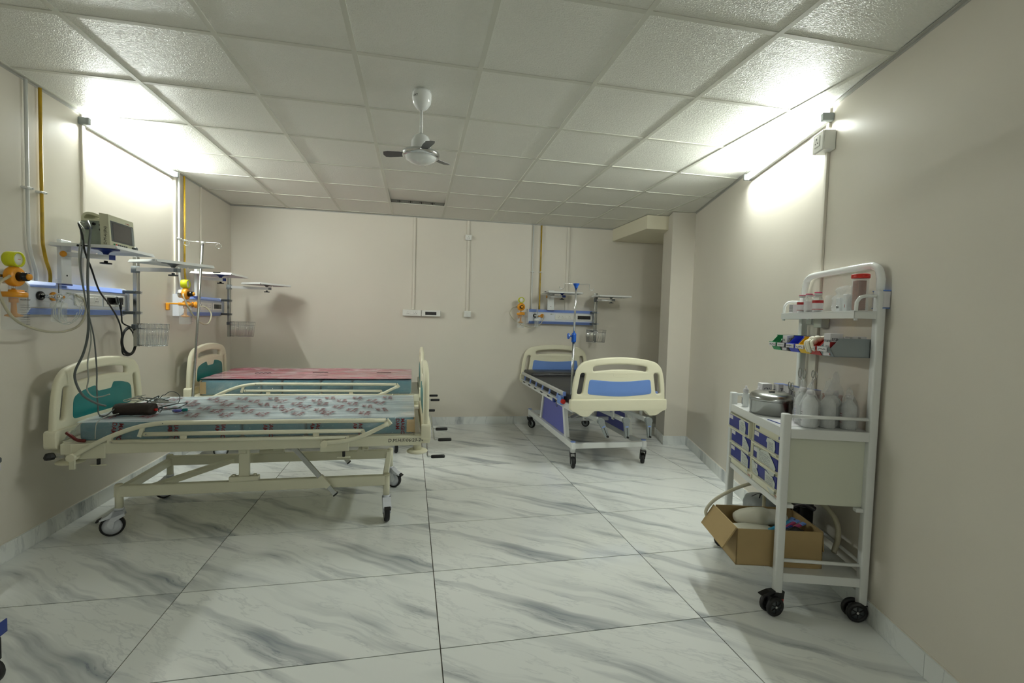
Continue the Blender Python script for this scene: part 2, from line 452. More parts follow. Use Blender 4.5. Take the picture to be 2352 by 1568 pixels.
def clip(poly, planes):
    for (a, b, c) in planes:      # keep a*x+b*y+c >= 0
        out = []
        for i in range(len(poly)):
            p, q = poly[i - 1], poly[i]
            dp, dq = a * p[0] + b * p[1] + c, a * q[0] + b * q[1] + c
            if dp >= 0: out.append(p) if False else None
            if (dp >= 0) != (dq >= 0):
                t = dp / (dp - dq); out.append((p[0] + (q[0] - p[0]) * t, p[1] + (q[1] - p[1]) * t))
            if dq >= 0: out.append(q)
        poly = out
        if len(poly) < 3: return []
    return poly
def area(p): return abs(sum(p[i - 1][0] * p[i][1] - p[i][0] * p[i - 1][1] for i in range(len(p)))) / 2
ROOM = [(1, -.00881, 2.1036), (-.03621, -1, 6.0223), (-1, .32046, 1.5517), (0, 1, -FY)]
def room_inset(d):
    return [(a, b, c - d * math.hypot(a, b)) for (a, b, c) in ROOM]
LANG = math.atan2(1, .00881); BANG = math.atan2(-.03621, 1); RANG = math.atan2(-.952, -.3053)
def on_wall(wl, s, off=0, z=0):
    if wl == 'L': n = Vector((1, -.00881)).normalized(); p = Vector((LX(s), s))
    elif wl == 'B': n = Vector((-.03621, -1)).normalized(); p = Vector((s, BY(s)))
    elif wl == 'F': n = Vector((0, 1)); p = Vector((s, FY))
    else: n = Vector((-1, .32046)).normalized(); p = Vector((RXX(s), s))
    p = p + n * off
    return (p.x, p.y, z)
WANG = {'L': LANG, 'B': BANG, 'R': RANG, 'F': PI}

# ------------------------------------------------------------------ room shell
def corner(x, y): return (x, y)
yB0 = BY(LX(6.1)); xR1 = (1.5517 + .32046 * 6.0223) / (1 + .32046 * .03621); yR1 = BY(xR1)
pLB = (LX(yB0), yB0); pRB = (xR1, yR1); pLF = (LX(FY), FY); pRF = (RXX(FY), FY)
def wall_box(name, a, b, th=.12):
    a = Vector(a); b = Vector(b); d = (b - a).normalized(); n = Vector((-d.y, d.x))   # outward side
    poly = [a, b, b + n * th, a + n * th]
    return struct(name, MB().prism([p[:] for p in poly], -.05, CZ + .25), 'wall')
wall_box('wall_left', pLF, pLB); wall_box('wall_back', pLB, pRB); wall_box('wall_right', pRB, pRF); wall_box('wall_front', pRF, pLF)
fl = struct('floor', MB().prism([pLF, pRF, pRB, pLB], -.05, -.003), 'grout')
FX, FY0, FW, FD = -1.05483, 1.89008, 1.19994, .60227
g = .0024
tile_me = None
for i in range(-2, 5):
    for j in range(-10, 9):
        cx, cy = FX + (i + .5) * FW, FY0 + (j + .5) * FD
        poly = [(cx - FW / 2 + g, cy - FD / 2 + g), (cx + FW / 2 - g, cy - FD / 2 + g), (cx + FW / 2 - g, cy + FD / 2 - g), (cx - FW / 2 + g, cy + FD / 2 - g)]
        full = area(poly)
        cp = clip(poly, room_inset(.002))
        if len(cp) < 3 or area(cp) < .0005: continue
        if abs(area(cp) - full) < 1e-6:
            if tile_me is None: tile_me = MB().prism([(p[0] - cx, p[1] - cy) for p in poly], -.01, 0).mesh('floor_tile')
            me = tile_me
        else: me = MB().prism([(p[0] - cx, p[1] - cy) for p in cp], -.01, 0).mesh('floor_tile')
        link('floor_tile', me, 'marble', fl, (cx, cy, 0))
# ceiling: lay-in tiles in a metal grid
ca = -.0137
ce, cn = Vector((math.cos(ca), math.sin(ca))), Vector((-math.sin(ca), math.cos(ca)))
CO = ce * -1.5081 + cn * 1.80409; CT = .598
ceil = struct('ceiling', MB().prism([pLF, pRF, pRB, pLB], CZ + .12, CZ + .24), 'grout')
ct_me = None
for i in range(-3, 10):
    for j in range(-11, 8):
        c = CO + ce * (i + .5) * CT + cn * (j + .5) * CT
        h = CT / 2 - .007
        loc = [(-h, -h), (h, -h), (h, h), (-h, h)]
        lifted = (i == 2 and j == 5)
        poly = [(c + ce * p[0] + cn * p[1])[:] for p in loc]
        full = area(poly); cp = clip(poly, room_inset(.002))
        if len(cp) < 3 or area(cp) < .0004: continue
        tl = lambda q: ((Vector(q) - c).dot(ce), (Vector(q) - c).dot(cn))
        if abs(area(cp) - full) < 1e-6:
            if ct_me is None: ct_me = MB().prism(loc, 0, .012).mesh('ceiling_tile')
            me = ct_me
        else: me = MB().prism([tl(q) for q in cp], 0, .012).mesh('ceiling_tile')
        o = link('ceiling_tile', me, 'ctile', ceil, (c.x, c.y, CZ + .004), ca)
        if lifted:
            o.location = (c.x - cn.x * .0, c.y - cn.y * .0, CZ + .004); o.rotation_euler = (math.radians(3.4), 0, ca)
            o.location.z += .0185
            mb = MB()      # slotted web of the grid bar seen in the gap
            mb.box(-h, h, h - .004, h, .002, .05)
            link('slotted_rail', mb.mesh('slotted_rail'), 'steel', ceil, (c.x, c.y, CZ), ca)
            mb = MB()
            for q in (-.2, -.08, .04, .16):
                for dx in (-.016, 0, .016): mb.box(q + dx - .004, q + dx + .004, h - .0055, h - .004, .02 if dx else .012, .028 if dx else .034)
            link('rail_slot', mb.mesh('rail_slot'), 'hole', ceil, (c.x, c.y, CZ), ca)
def grid_bar(p, q, wd, z):
    d = (q - p).normalized(); n = Vector((-d.y, d.x)) * wd / 2
    cp = clip([(p + n)[:], (p - n)[:], (q - n)[:], (q + n)[:]][::-1], room_inset(.002))
    if len(cp) < 3 or area(cp) < .001: return
    cxy = Vector((sum(a[0] for a in cp) / len(cp), sum(a[1] for a in cp) / len(cp)))
    MB().prism([(a[0] - cxy.x, a[1] - cxy.y) for a in cp], 0, .006).build('grid_bar', 'grid', ceil, (cxy.x, cxy.y, z))
for i in range(-3, 11): grid_bar(CO + ce * i * CT - cn * 6, CO + ce * i * CT + cn * 6, .024, CZ)
for j in range(-11, 8): grid_bar(CO + cn * j * CT - ce * 4, CO + cn * j * CT + ce * 6, .0235, CZ + .0008)
# wall angle
def wall_angle(name, a, b, inn=.022):
    a = Vector(a); b = Vector(b); d = (b - a).normalized(); n = Vector((d.y, -d.x))
    mb = MB().prism([p[:] for p in (a, b, b + n * inn, a + n * inn)], CZ - .003, CZ + .0)
    mb.prism([p[:] for p in (a, b, b + n * .002, a + n * .002)], CZ - .012, CZ - .003)
    return struct(name, mb, 'angle')
wall_angle('trim_1', pLF, pLB, .018); wall_angle('trim_2', pLB, (2.61, BY(2.61)), .012); wall_angle('trim_3', (RXX(4.76), 4.76), pRF, .019)
# corner beam and pilaster
pil = [(2.815, 4.785), (2.815 + .14, 5.22), (RXX(5.13), 5.13), (RXX(4.75), 4.75)]
struct('pilaster', MB().prism(pil, -.002, CZ - .001), 'wall')
beam = [(2.622, 5.01), (2.614, BY(2.614)), (xR1 - .01, yR1), (RXX(5.2), 5.2), (2.90, 4.985)]
struct('beam', MB().prism(beam, 2.436, CZ - .001), 'beam')
# skirting tiles
def skirting(name, wl, s0, s1, joints, th=.011, hh=.098):
    base = MB().prism([on_wall(wl, s0, 0)[:2], on_wall(wl, s1, 0)[:2], on_wall(wl, s1, .004)[:2], on_wall(wl, s0, .004)[:2]], 0, hh + .004)
    b = struct(name, base, 'wall')
    js = [s0] + [j for j in joints if s0 < j < s1] + [s1]
    for a, c in zip(js[:-1], js[1:]):
        p0 = on_wall(wl, a, 0); L = math.dist(on_wall(wl, a, 0), on_wall(wl, c, 0))
        ang = math.atan2(on_wall(wl, c)[1] - p0[1], on_wall(wl, c)[0] - p0[0])
        sg = 1 if wl == 'R' else -1
        mb = MB().box(.001, L - .001, min(sg * .003, sg * th), max(sg * .003, sg * th), .0005, hh)
        mb.build('skirting_tile', 'marble', b, (p0[0], p0[1], 0), ang)
skirting('baseboard_left', 'L', FY + .01, yB0 - .012, [FY0 + FD * k for k in range(-8, 8)][1::2])
skirting('baseboard_back', 'B', LX(6) + .0, xR1 - .02, [FX + FW * k for k in range(-1, 6)])
skirting('baseboard_right', 'R', FY + .01, 4.74, [3.98 - .86 * k for k in range(-1, 8)][::-1])
bb = struct('baseboard_pilaster', MB().box(0, .01, 0, .01, .0, .01, T=frame(2.84, 4.80, 0)), 'marble')
MB().box(-.012, .273, -.011, 0, .0005, .098).build('skirting_tile', 'marble', bb, (2.815, 4.785, 0), math.atan2(4.75 - 4.785, RXX(4.75) - 2.815))
L1_ = math.hypot(.14, .435)
MB().box(0, .16, 0, .011, .0005, .098).build('skirting_tile', 'marble', bb, (2.815, 4.785, 0), math.atan2(.435, .14))
MB().box(.162, L1_, 0, .011, .0005, .098).build('skirting_tile', 'marble', bb, (2.815, 4.785, 0), math.atan2(.435, .14))

# ------------------------------------------------------------------ tube lights
def tube_light(wl, s, ln, z, label):
    t = thing('tube_light', label, 'light', on_wall(wl, s, .0, z), WANG[wl])
    sg = 1 if wl == 'L' else -1
    h = ln / 2
    MB().rbox(-h, h, -.03, -.001, -.016, .012, .003).build('batten', 'white', t)
    MB().cyl((-h + .012, -.046, .006), (h - .012, -.046, .006), .0125, 14).build('glowing_tube', 'glow', t)
    MB().rbox(-h - .006, -h + .02, -.062, -.002, -.018, .026, .003).build('end_cap', 'grey', t)
    MB().rbox(h - .02, h + .006, -.062, -.002, -.018, .026, .003).build('end_cap', 'grey', t)
    return t
tube_light('F', .2, 1.16, 2.53, 'glowing tube light on the wall behind the camera')
tube_light('L', 4.14, 1.16, 2.532, 'glowing tube light high on the left wall above the first bed')
tube_light('R', 2.77, 1.12, 2.520, 'glowing tube light high on the right wall beside the corner ceiling')

# ------------------------------------------------------------------ pipes, trunking, boxes on the walls
def trunking(wl, s, z0, z1, label, wd=.025):
    a = thing('cable_trunking', label, 'trunking', on_wall(wl, s, .0, z0), WANG[wl])
    MB().box(-wd / 2, wd / 2, -.010, -.001, 0, z1 - z0).build('channel', 'wall', a)
    MB().rbox(-wd / 2 - .0015, wd / 2 + .0015, -.016, -.009, 0, z1 - z0, .002).build('cover', 'wall', a)
    return a
TZ = CZ - .013
trunking('L', 3.586, 1.49, TZ, 'painted cable trunking down the left wall beside the first bed head unit lamp')
trunking('L', 4.775, 1.47, TZ, 'painted cable trunking at the far end of the left tube light')
trunking('L', 5.293, 1.49, TZ, 'painted cable trunking on the left wall nearest the back corner', .02)
trunking('B', .035, 1.447, TZ, 'cream trunking above the socket and window plate on the back wall')
trunking('B', .695, 2.405, TZ, 'short trunking from ceiling to the upper socket of the back wall', .028)
trunking('B', .702, 1.45, 2.335, 'trunking between the upper socket and the small switch box on back wall', .028)
trunking('B', 2.0, 1.49, TZ, 'wide trunking above the back wall bed head unit beside the drip stand', .03)
trunking('R', 2.266, 2.475, TZ, 'short trunking above the deep socket box on the right wall', .022)
trunking('R', 2.266, .11, 2.355, 'long trunking on the right wall behind the medicine trolley', .022)
def gas_pipe(wl, s, zb, m, label, bend, clips=(1.98, ), name='gas_pipe'):
    a = thing(name, label, 'pipe', on_wall(wl, s, .0, zb), WANG[wl])
    pts = [(0, -.022, TZ - zb), (0, -.022, 1.75 - zb)]
    if abs(bend) > .001:
        pts += [(bend * .08, -.022, 1.70 - zb), (bend * .5, -.022, 1.62 - zb), (bend, -.024, 1.55 - zb)]
    pts += [(bend, -.024, 0)]
    P = [Vector(pts[0])] + smooth_pts(pts[1:], 5)
    MB().tube(P, .0085, 10).build('pipe', m, a)
    for z in clips:
        mb = MB().rbox(-.018, .024, -.034, -.001, z - zb - .006, z - zb + .006, .002)
        mb.cyl((.018, -.04, z - zb), (.018, -.03, z - zb), .004, 8)
        mb.build('pipe_clip', 'copperw', a)
    return a
for wl, s1, s2, zt, who in (('L', 3.117, 3.218, 1.484, 'first'), ('L', 4.812, 4.918, 1.474, 'second'), ('B', 1.531, 1.638, 1.492, 'back wall')):
    wh = 'first bed head unit, near the monitor' if who == 'first' else ('second bed head unit on the left wall' if who == 'second' else 'back wall bed head unit')
    bd = (.05 if wl == 'L' else 0.0)
    gas_pipe(wl, s1, zt, 'copperw', 'white painted gas pipe rising from the ' + wh, -bd * .1 + (bd if wl == 'L' else 0), (2.0, 1.98)[:1] if wl == 'L' else (1.98,))
    gas_pipe(wl, s2, zt, 'yellowp', 'peeling yellow gas pipe rising from the ' + wh, bd, (2.0,) if wl == 'L' else (1.98,), 'vacuum_pipe')

def pins(mb, x, z, y, s=1.0):
    for dx, dz in ((0, .011), (-.010, -.008), (.010, -.008)):
        mb.cyl((x + dx * s, y + .001, z + dz * s), (x + dx * s, y - .0012, z + dz * s), .0035 * s, 8)
def socket_plate(parent, x0, x1, z0, z1, y, layout):
    MB().rbox(x0, x1, y - .008, y, z0, z1, .003).build('face_plate', 'plate', parent)
    for kind, x in layout:
        zc = (z0 + z1) / 2
        if kind == 's':
            o = MB().rbox(x - .022, x + .022, y - .0105, y - .007, zc - .022, zc + .022, .002).build('socket', 'plate', parent)
            mb = MB(); pins(mb, x, zc, y - .0105); mb.build('pin_hole', 'hole', o)
        else:
            MB().rbox(x - .021, x + .021, y - .0125, y - .007, zc - .021, zc + .021, .003).build('rocker_switch', 'plate', parent)
# back wall plates
t = thing('double_socket', 'white double socket panel beside the black window on the back wall', 'socket', on_wall('B', -.092, 0, 1.366), BANG)
MB().rbox(0, .225, -.042, -.001, 0, .078, .003).build('back_box', 'plate', t)
socket_plate(t, .002, .223, .002, .076, -.042, (('s', .066), ('w', .112), ('s', .158)))
t = thing('display_panel', 'white panel with a black window on the back wall', 'panel', on_wall('B', .138, 0, 1.366), BANG)
MB().rbox(0, .232, -.042, -.001, 0, .078, .003).build('back_box', 'plate', t)
MB().rbox(.002, .23, -.05, -.042, .002, .076, .003).build('face_plate', 'plate', t)
MB().box(.045, .182, -.0515, -.0495, .019, .059).build('window', 'blackp', t)
t = thing('wall_socket', 'small square wall socket high on the back wall', 'socket', on_wall('B', .668, 0, 2.337), BANG)
MB().rbox(-.008, .072, -.03, -.001, 0, .066, .003).build('back_box', 'plate', t)
socket_plate(t, -.006, .07, .002, .064, -.03, (('s', .032),))
t = thing('switch_box', 'small blank switch box at the foot of the back wall trunking', 'switch', on_wall('B', .665, 0, 1.372), BANG)
MB().rbox(0, .085, -.04, -.001, 0, .078, .003).build('back_box', 'plate', t)
MB().rbox(.002, .083, -.047, -.04, .002, .076, .003).build('face_plate', 'plate', t)
MB().rbox(.032, .054, -.05, -.046, .018, .06, .002).build('rocker_switch', 'plate', t)
# right wall boxes
t = thing('socket_box', 'deep cream socket box below the right tube light', 'socket', on_wall('R', 2.305, 0, 2.338), RANG)
MB().rbox(0, .105, -.062, -.001, 0, .105, .003).build('back_box', 'plate', t)
MB().rbox(.0, .105, -.070, -.062, .0, .105, .003).build('face_plate', 'plate', t)
o = MB().rbox(.025, .08, -.075, -.069, .025, .085, .003).build('socket', 'plate', t)
mb = MB(); pins(mb, .052, .055, -.075, 1.2); mb.build('pin_hole', 'hole', o)
t = thing('switch_box', 'small switch box half hidden under the trolley top shelf', 'switch', on_wall('R', 2.335, 0, 1.372), RANG)
MB().rbox(0, .062, -.03, -.001, 0, .07, .003).build('back_box', 'plate', t)
MB().rbox(.004, .058, -.037, -.03, .004, .066, .003).build('face_plate', 'plate', t)
MB().rbox(.018, .042, -.041, -.036, .03, .06, .002).build('rocker_switch', 'plate', t)
t = thing('junction_box', 'plain cream junction box beside the switch box behind the trolley', 'box', on_wall('R', 2.262, 0, 1.358), RANG)
MB().rbox(.02, .10, -.045, -.001, 0, .085, .003).build('back_box', 'cabinet', t)
t = thing('glove_box', 'white box with blue edges behind the trolley back post', 'box', on_wall('R', 1.795, 0, 1.452), RANG)
MB().rbox(0, .080, -.030, -.001, .004, .078, .003).build('box_body', 'boxw', t)
MB().rbox(-.001, .081, -.031, -.001, .078, .083, .001).build('blue_band', 'blue', t)
MB().rbox(-.001, .081, -.031, -.001, .0, .004, .001).build('blue_band', 'blue', t)

# ------------------------------------------------------------------ bed head units
UL = .915
def head_unit(wl, s0, label, tag2, z0=1.311):
    t = thing('bed_head_unit', label, 'wall unit', on_wall(wl, s0, 0, z0), WANG[wl])
    H_ = .182
    prof = [(-.001, .0), (-.03, .0), (-.058, .010), (-.078, .030), (-.078, H_ - .030), (-.058, H_ - .010), (-.03, H_), (-.001, H_)]
    MB().prism(prof, .012, UL - .012, 'X').build('casing', 'unit', t)
    tp = [(-.026, H_ - .0005), (-.059, H_ - .009), (-.0815, H_ - .029), (-.0815, H_ - .034), (-.0785, H_ - .034), (-.0785, H_ - .030), (-.058, H_ - .0125), (-.026, H_ - .004)]
    tp = [(-.010, H_ + .002), (-.058, H_ + .0015), (-.084, H_ - .028), (-.084, H_ - .033), (-.077, H_ - .033), (-.055, H_ - .010), (-.010, H_ - .004)]
    bp = [(-.010, -.002), (-.058, -.0015), (-.084, .028), (-.084, .033), (-.077, .033), (-.055, .010), (-.010, .004)]
    MB().prism(tp, .014, UL - .045, 'X').build('blue_trim', 'blueunit', t)
    MB().prism(bp, .014, UL - .045, 'X').build('blue_trim', 'blueunit', t)
    ep = [(-.001, -.006), (-.05, -.006), (-.074, .006), (-.09, .030), (-.09, H_ - .030), (-.074, H_ - .006), (-.05, H_ + .006), (-.001, H_ + .006)]
    MB().prism(ep, 0, .013, 'X').build('end_cover', 'unit', t)
    MB().prism(ep, UL - .013, UL, 'X').build('end_cover', 'unit', t)
    # thin rails between the blue trims
    mb = MB(); mb.box(.014, UL - .014, -.081, -.078, H_ - .040, H_ - .037); mb.box(.014, UL - .014, -.081, -.078, .037, .040); mb.build('seam_rail', 'alu', t)
    zc = H_ / 2
    for x, m, m2 in ((.09, 'blackp', 'chrome'), (.185, 'orange', 'orange')):
        A = Matrix.Translation((x, -.078, zc + .012)) @ Matrix.Rotation(PI / 2, 4, 'X')
        o = MB().lathe([(.0, 0), (.023, 0), (.025, .004), (.025, .012), (.021, .016), (.014, .016), (.014, .010), (0, .010)], 20, A).build('gas_outlet', m, t)
        MB().lathe([(.013, .010), (.013, .019), (.009, .019), (.009, .012), (0, .012)], 16, A).build('outlet_nozzle', m2, o)
    MB().box(.295, .338, -.0795, -.078, zc + .028, zc + .042).build('label_plate', 'paper', t)
    MB().box(.30, .315, -.080, -.0795, zc + .032, zc + .038).build('label_mark', 'ink', t)
    MB().rbox(.36, .615, -.087, -.078, zc - .034, zc + .040, .003).build('face_plate', 'plate', t)
    for k, x in (('s', .415), ('s', .46), ('w', .505), ('s', .555)):
        if k == 's':
            o = MB().rbox(x - .020, x + .020, -.089, -.086, zc - .020, zc + .022, .002).build('socket', 'plate', t)
            mb = MB(); pins(mb, x, zc + .001, -.089, .95); mb.build('pin_hole', 'hole', o)
        else: MB().rbox(x - .020, x + .020, -.091, -.086, zc - .018, zc + .020, .003).build('rocker_switch', 'plate', t)
    MB().rbox(.635, .862, -.087, -.078, zc - .036, zc + .040, .003).build('face_plate', 'plate', t)
    MB().box(.662, .838, -.0885, -.0865, zc - .020, zc + .026).build('window', 'blackp', t)
    # accessory pole at the right-hand end
    px_, py_ = UL - .035, -.150
    p = thing('accessory_pole', 'steel pole on the ' + tag2, 'pole', on_wall(wl, s0 + px_ * (1 if wl != 'R' else -1), .150, 1.088), WANG[wl])
    MB().rbox(-.021, .021, -.013, .013, 0, .64, .003).build('upright', 'steel', p)
    mb = MB().box(.004, .009, -.0135, -.0125, .0, .64); mb.build('pole_groove', 'dgrey', p)
    for z in (z0 + .018 - 1.088, z0 + H_ - .018 - 1.088):
        o = MB().rbox(-.05, .018, -.018, .064, z - .011, z + .011, .003).build('clamp', 'dgrey', p)
        MB().rbox(.016, .044, -.016, .012, z - .011, z + .011, .002).build('clamp_jaw', 'alu', o)
        mb = MB()
        for xx in (.022, .030, .038): mb.cyl((xx, -.0165, z + (0 if xx == .030 else .005)), (xx, -.018, z + (0 if xx == .030 else .005)), .002, 6)
        mb.build('clamp_screw', 'hole', o)
    return t
def loc2w(wl, s0, u, out, z):
    """unit-local (along wall, out of wall) to world"""
    b = Vector(on_wall(wl, s0, 0, z)); a = WANG[wl]
    return (b + Vector((math.cos(a), math.sin(a), 0)) * u - Vector((-math.sin(a), math.cos(a), 0)) * out)[:]
def wire_basket(wl, s0, u, out, zt, ang, label, W=.22, D=.13, H_=.155):
    """u,out: the rim corner hung on the pole; ang in wall-local degrees"""
    p = loc2w(wl, s0, u, out, zt)
    t = thing('wire_basket', label, 'basket', (p[0], p[1], zt - H_), WANG[wl] + math.radians(ang), 'wire baskets on the accessory poles')
    tw, r = .0016, .0022
    W2, D2 = W * .94, D * .92
    rim = lambda z, a, b: [(0, 0, z), (a, 0, z), (a, -b, z), (0, -b, z)]
    mb = MB().tube(rim(H_, W, D), r, 6, True).tube(rim(H_ - .035, W * .99, D * .99), r, 6, True); mb.build('rim_wire', 'chrome', t)
    mb = MB().tube(rim(0, W2, D2), r, 6, True)
    for k in range(1, 12): mb.cyl((W2 * k / 12, 0, 0), (W2 * k / 12, -D2, 0), tw, 5)
    mb.build('base_wire', 'chrome', t)
    def side(pts):
        m_ = MB()
        for a, b in pts: m_.cyl(a, b, tw, 5)
        m_.build('side_wire', 'chrome', t)
    side([((W2 * k / 14, 0, 0), (W * k / 14, 0, H_)) for k in range(15)])
    side([((W2 * k / 14, -D2, 0), (W * k / 14, -D, H_)) for k in range(15)])
    side([((0, -D2 * k / 9, 0), (0, -D * k / 9, H_)) for k in range(10)])
    side([((W2, -D2 * k / 9, 0), (W, -D * k / 9, H_)) for k in range(10)])
    return t
def basket_clamp(wl, s0, z, nm):
    p = loc2w(wl, s0, UL - .035, .150, z)
    t = thing('basket_clamp', 'grey basket clamp, ' + nm, 'clamp', (p[0], p[1], z), WANG[wl])
    MB().rbox(-.05, .02, -.02, -.0135, -.013, .013, .003).build('clamp_body', 'dgrey', t)
    MB().rbox(-.062, -.048, -.024, .004, -.016, .016, .003).build('clamp_knob', 'dgrey', t)
    MB().rbox(-.02, .03, -.0215, -.0195, -.010, .010, .001).build('clamp_plate', 'alu', t)
def tray_shelf(wl, s0, u, out, z, ang, label, W=.44, D=.30, post=None, armlen=.23, armang=-90, blue=True, aoff=(0, 0), nm='monitor_shelf'):
    """swivel tray: carried by an arm from post=(u,out)."""
    b = loc2w(wl, s0, post[0], post[1], z - .055)
    t = thing(nm, label, 'shelf', (b[0], b[1], b[2]), WANG[wl])
    du, do = u - post[0], -(out - post[1])
    A = Matrix.Translation((du, do, .055)) @ Matrix.Rotation(math.radians(ang), 4, 'Z')
    h, k = W / 2, D / 2
    mb = MB().box(-h, h, -k, k, 0, .003, A)
    mb.build('tray', 'white', t)
    fl_ = MB()
    fl_.prism([(-k, .003), (-k - .012, -.016), (-k - .009, -.016), (-k + .003, .0)], -h, h, 'X', A)
    fl_.prism([(k, .003), (k + .012, -.016), (k + .009, -.016), (k - .003, .0)], -h, h, 'X', A)
    fl_.prism([(-h, .003), (-h - .012, -.016), (-h - .009, -.016), (-h + .003, .0)], -k, k, 'Y', A)
    fl_.prism([(h, .003), (h + .012, -.016), (h + .009, -.016), (h - .003, .0)], -k, k, 'Y', A)
    fl_.build('tray_edge', 'white', t)
    if blue and s0 != 3.0: MB().rbox(-h - .020, -h - .011, -.085, -.02, -.006, .004, .003, A).build('tray_handle', 'blackp', t)
    # hub under the tray
    hx, hy = du + aoff[0], do + aoff[1]
    hm = 'navy' if blue else 'grey'
    mb = MB().lathe([(.0, .0), (.012, .0), (.018, .012), (.040, .026), (.070, .028), (.070, .031), (0, .031)], 14, Matrix.Translation((hx, hy, .022)))
    mb.build('swivel_hub', hm, t)
    mb = MB().lathe([(0, 0), (.030, 0), (.030, .008), (.010, .010), (.010, .02)], 12, Matrix.Translation((hx, hy, -.036)))
    mb.build('lock_knob', 'blackp' if blue else 'dgrey', t)
    L = math.hypot(hx, hy); dx, dy = hx / L, hy / L
    e = (hx + dx * .045, hy + dy * .045)
    MB().bar((0, 0, .005), (e[0] - dx * .03, e[1] - dy * .03, .005), .032, .026, None).build('arm', 'white' if blue else 'alu', t)
    MB().bar((e[0] - dx * .03, e[1] - dy * .03, .005), (e[0], e[1], .005), .033, .028).build('arm_end_cap', hm, t)
    if blue:   # bracket standing on the unit
        zb = 1.49 - (z - .055)
        o = MB().rbox(-.042, .042, -.012, .012, zb, .085, .003, Matrix.Translation((0, .0, 0))).build('bracket', 'white', t)
        MB().rbox(-.044, .044, -.016, .016, zb - .006, zb + .002, .002).build('bracket_foot', 'navy', o)
        if s0 < 3.1: MB().lathe([(0, -.004), (.016, -.004), (.018, .0), (.016, .006), (0, .006)], 14, Matrix.Translation((-.065, -.035, .0)) @ Matrix.Rotation(PI / 2, 4, 'Y')).build('amber_knob', 'orange', t)
        MB().cyl((0, -.0125, zb + .05), (0, -.014, zb + .05), .005, 8).build('bracket_screw', 'hole', o)
    else:
        MB().cyl((0, 0, -.02), (0, 0, .028), .026, 16).build('pole_joint', 'grey', t)
    return t
def suction(wl, s0, u, out, dz, label):
    b = loc2w(wl, s0, u, out, 1.235 + dz)
    t = thing('suction_regulator', label, 'suction unit', b, WANG[wl])
    Y = lambda x, y, z: Matrix.Translation((x, y, z)) @ Matrix.Rotation(PI / 2, 4, 'X')
    # jar
    MB().lathe([(.0, .0), (.040, .0), (.047, .008), (.047, .165), (.045, .165), (.045, .010), (.038, .003), (.0, .003)], 20).build('jar', 'glass', t)
    mk = MB()
    for k in range(9): mk.box(-.028 if k % 2 else -.032, .03, -.0478, -.0472, .028 + k * .012, .0292 + k * .012)
    mk.build('jar_marking', 'ink', t)
    link('jar_lettering', text_mesh('VACUUM UNIT', .0095, .0002, Matrix.Translation((-.031, -.0478, .148)) @ Matrix.Rotation(PI / 2, 4, 'X')), 'inkb', t)
    link('jar_lettering', text_mesh('CAUTION', .007, .0002, Matrix.Translation((-.014, -.0478, .062)) @ Matrix.Rotation(PI / 2, 4, 'X')), 'inkb', t)
    o = MB().lathe([(0, .163), (.050, .163), (.052, .170), (.052, .185), (.046, .189), (.02, .189), (.02, .196), (0, .196)], 20).build('jar_lid', 'orange', t)
    MB().rbox(-.012, .045, -.018, .018, .186, .200, .003).build('lid_block', 'orange', o)
    MB().cyl((.04, 0, .192), (.07, -.004, .192), .0045, 8).build('hose_spigot', 'steel', o)
    MB().lathe([(0, .06), (.012, .062), (.034, .068), (.034, .073), (.012, .084), (.010, .135), (.018, .137), (.018, .160), (0, .160)], 14).build('float_valve', 'orange', t)
    MB().rbox(-.014, .014, out * .80, out * .985, .120, .184, .006).build('wall_slide', 'orange', t)
    MB().rbox(-.010, .010, .03, out * .9, .171, .184, .003).build('slide_arm', 'orange', t)
    MB().cyl((0, 0, .195), (0, 0, .228), .008, 10).build('stem', 'chrome', t)
    MB().lathe([(0, -.012), (.034, -.012), (.037, -.006), (.037, .03), (.0, .03)], 18, Y(0, .035, .265)).build('regulator_back', 'alu', t)
    MB().lathe([(0, .0), (.046, .0), (.049, .006), (.049, .030), (.044, .036), (.0, .036)], 20, Y(0, .012, .265)).build('regulator_cap', 'orange', t)
    k = MB().lathe([(0, .036), (.024, .036), (.021, .075), (0, .075)], 14, Y(0, .012, .265)).build('regulator_knob', 'blackp', t)
    MB().lathe([(0, .074), (.016, .074), (.015, .084), (0, .084)], 14, Y(0, .012, .265)).build('knob_tip', 'orange', k)
    MB().cyl((0, 0, .305), (0, 0, .325), .01, 10).build('gauge_neck', 'alu', t)
    gsh = MB().lathe([(0, -.006), (.036, -.006), (.038, .0), (.038, .045), (.031, .045), (.030, .038), (.0, .038)], 20, Y(0, .018, .35)).build('gauge', 'lime', t)
    fc = MB().lathe([(0, .039), (.029, .039), (.029, .0395), (0, .0395)], 20, Y(0, .018, .35)).build('gauge_face', 'plate', gsh)
    MB().box(-.002, .014, -.0235, -.0225, .350, .352).build('gauge_needle', 'red', gsh)
    MB().cyl((-.04, 0.02, .265), (-.075, .02, .262), .008, 10).build('side_spigot', 'steel', t)
    return t
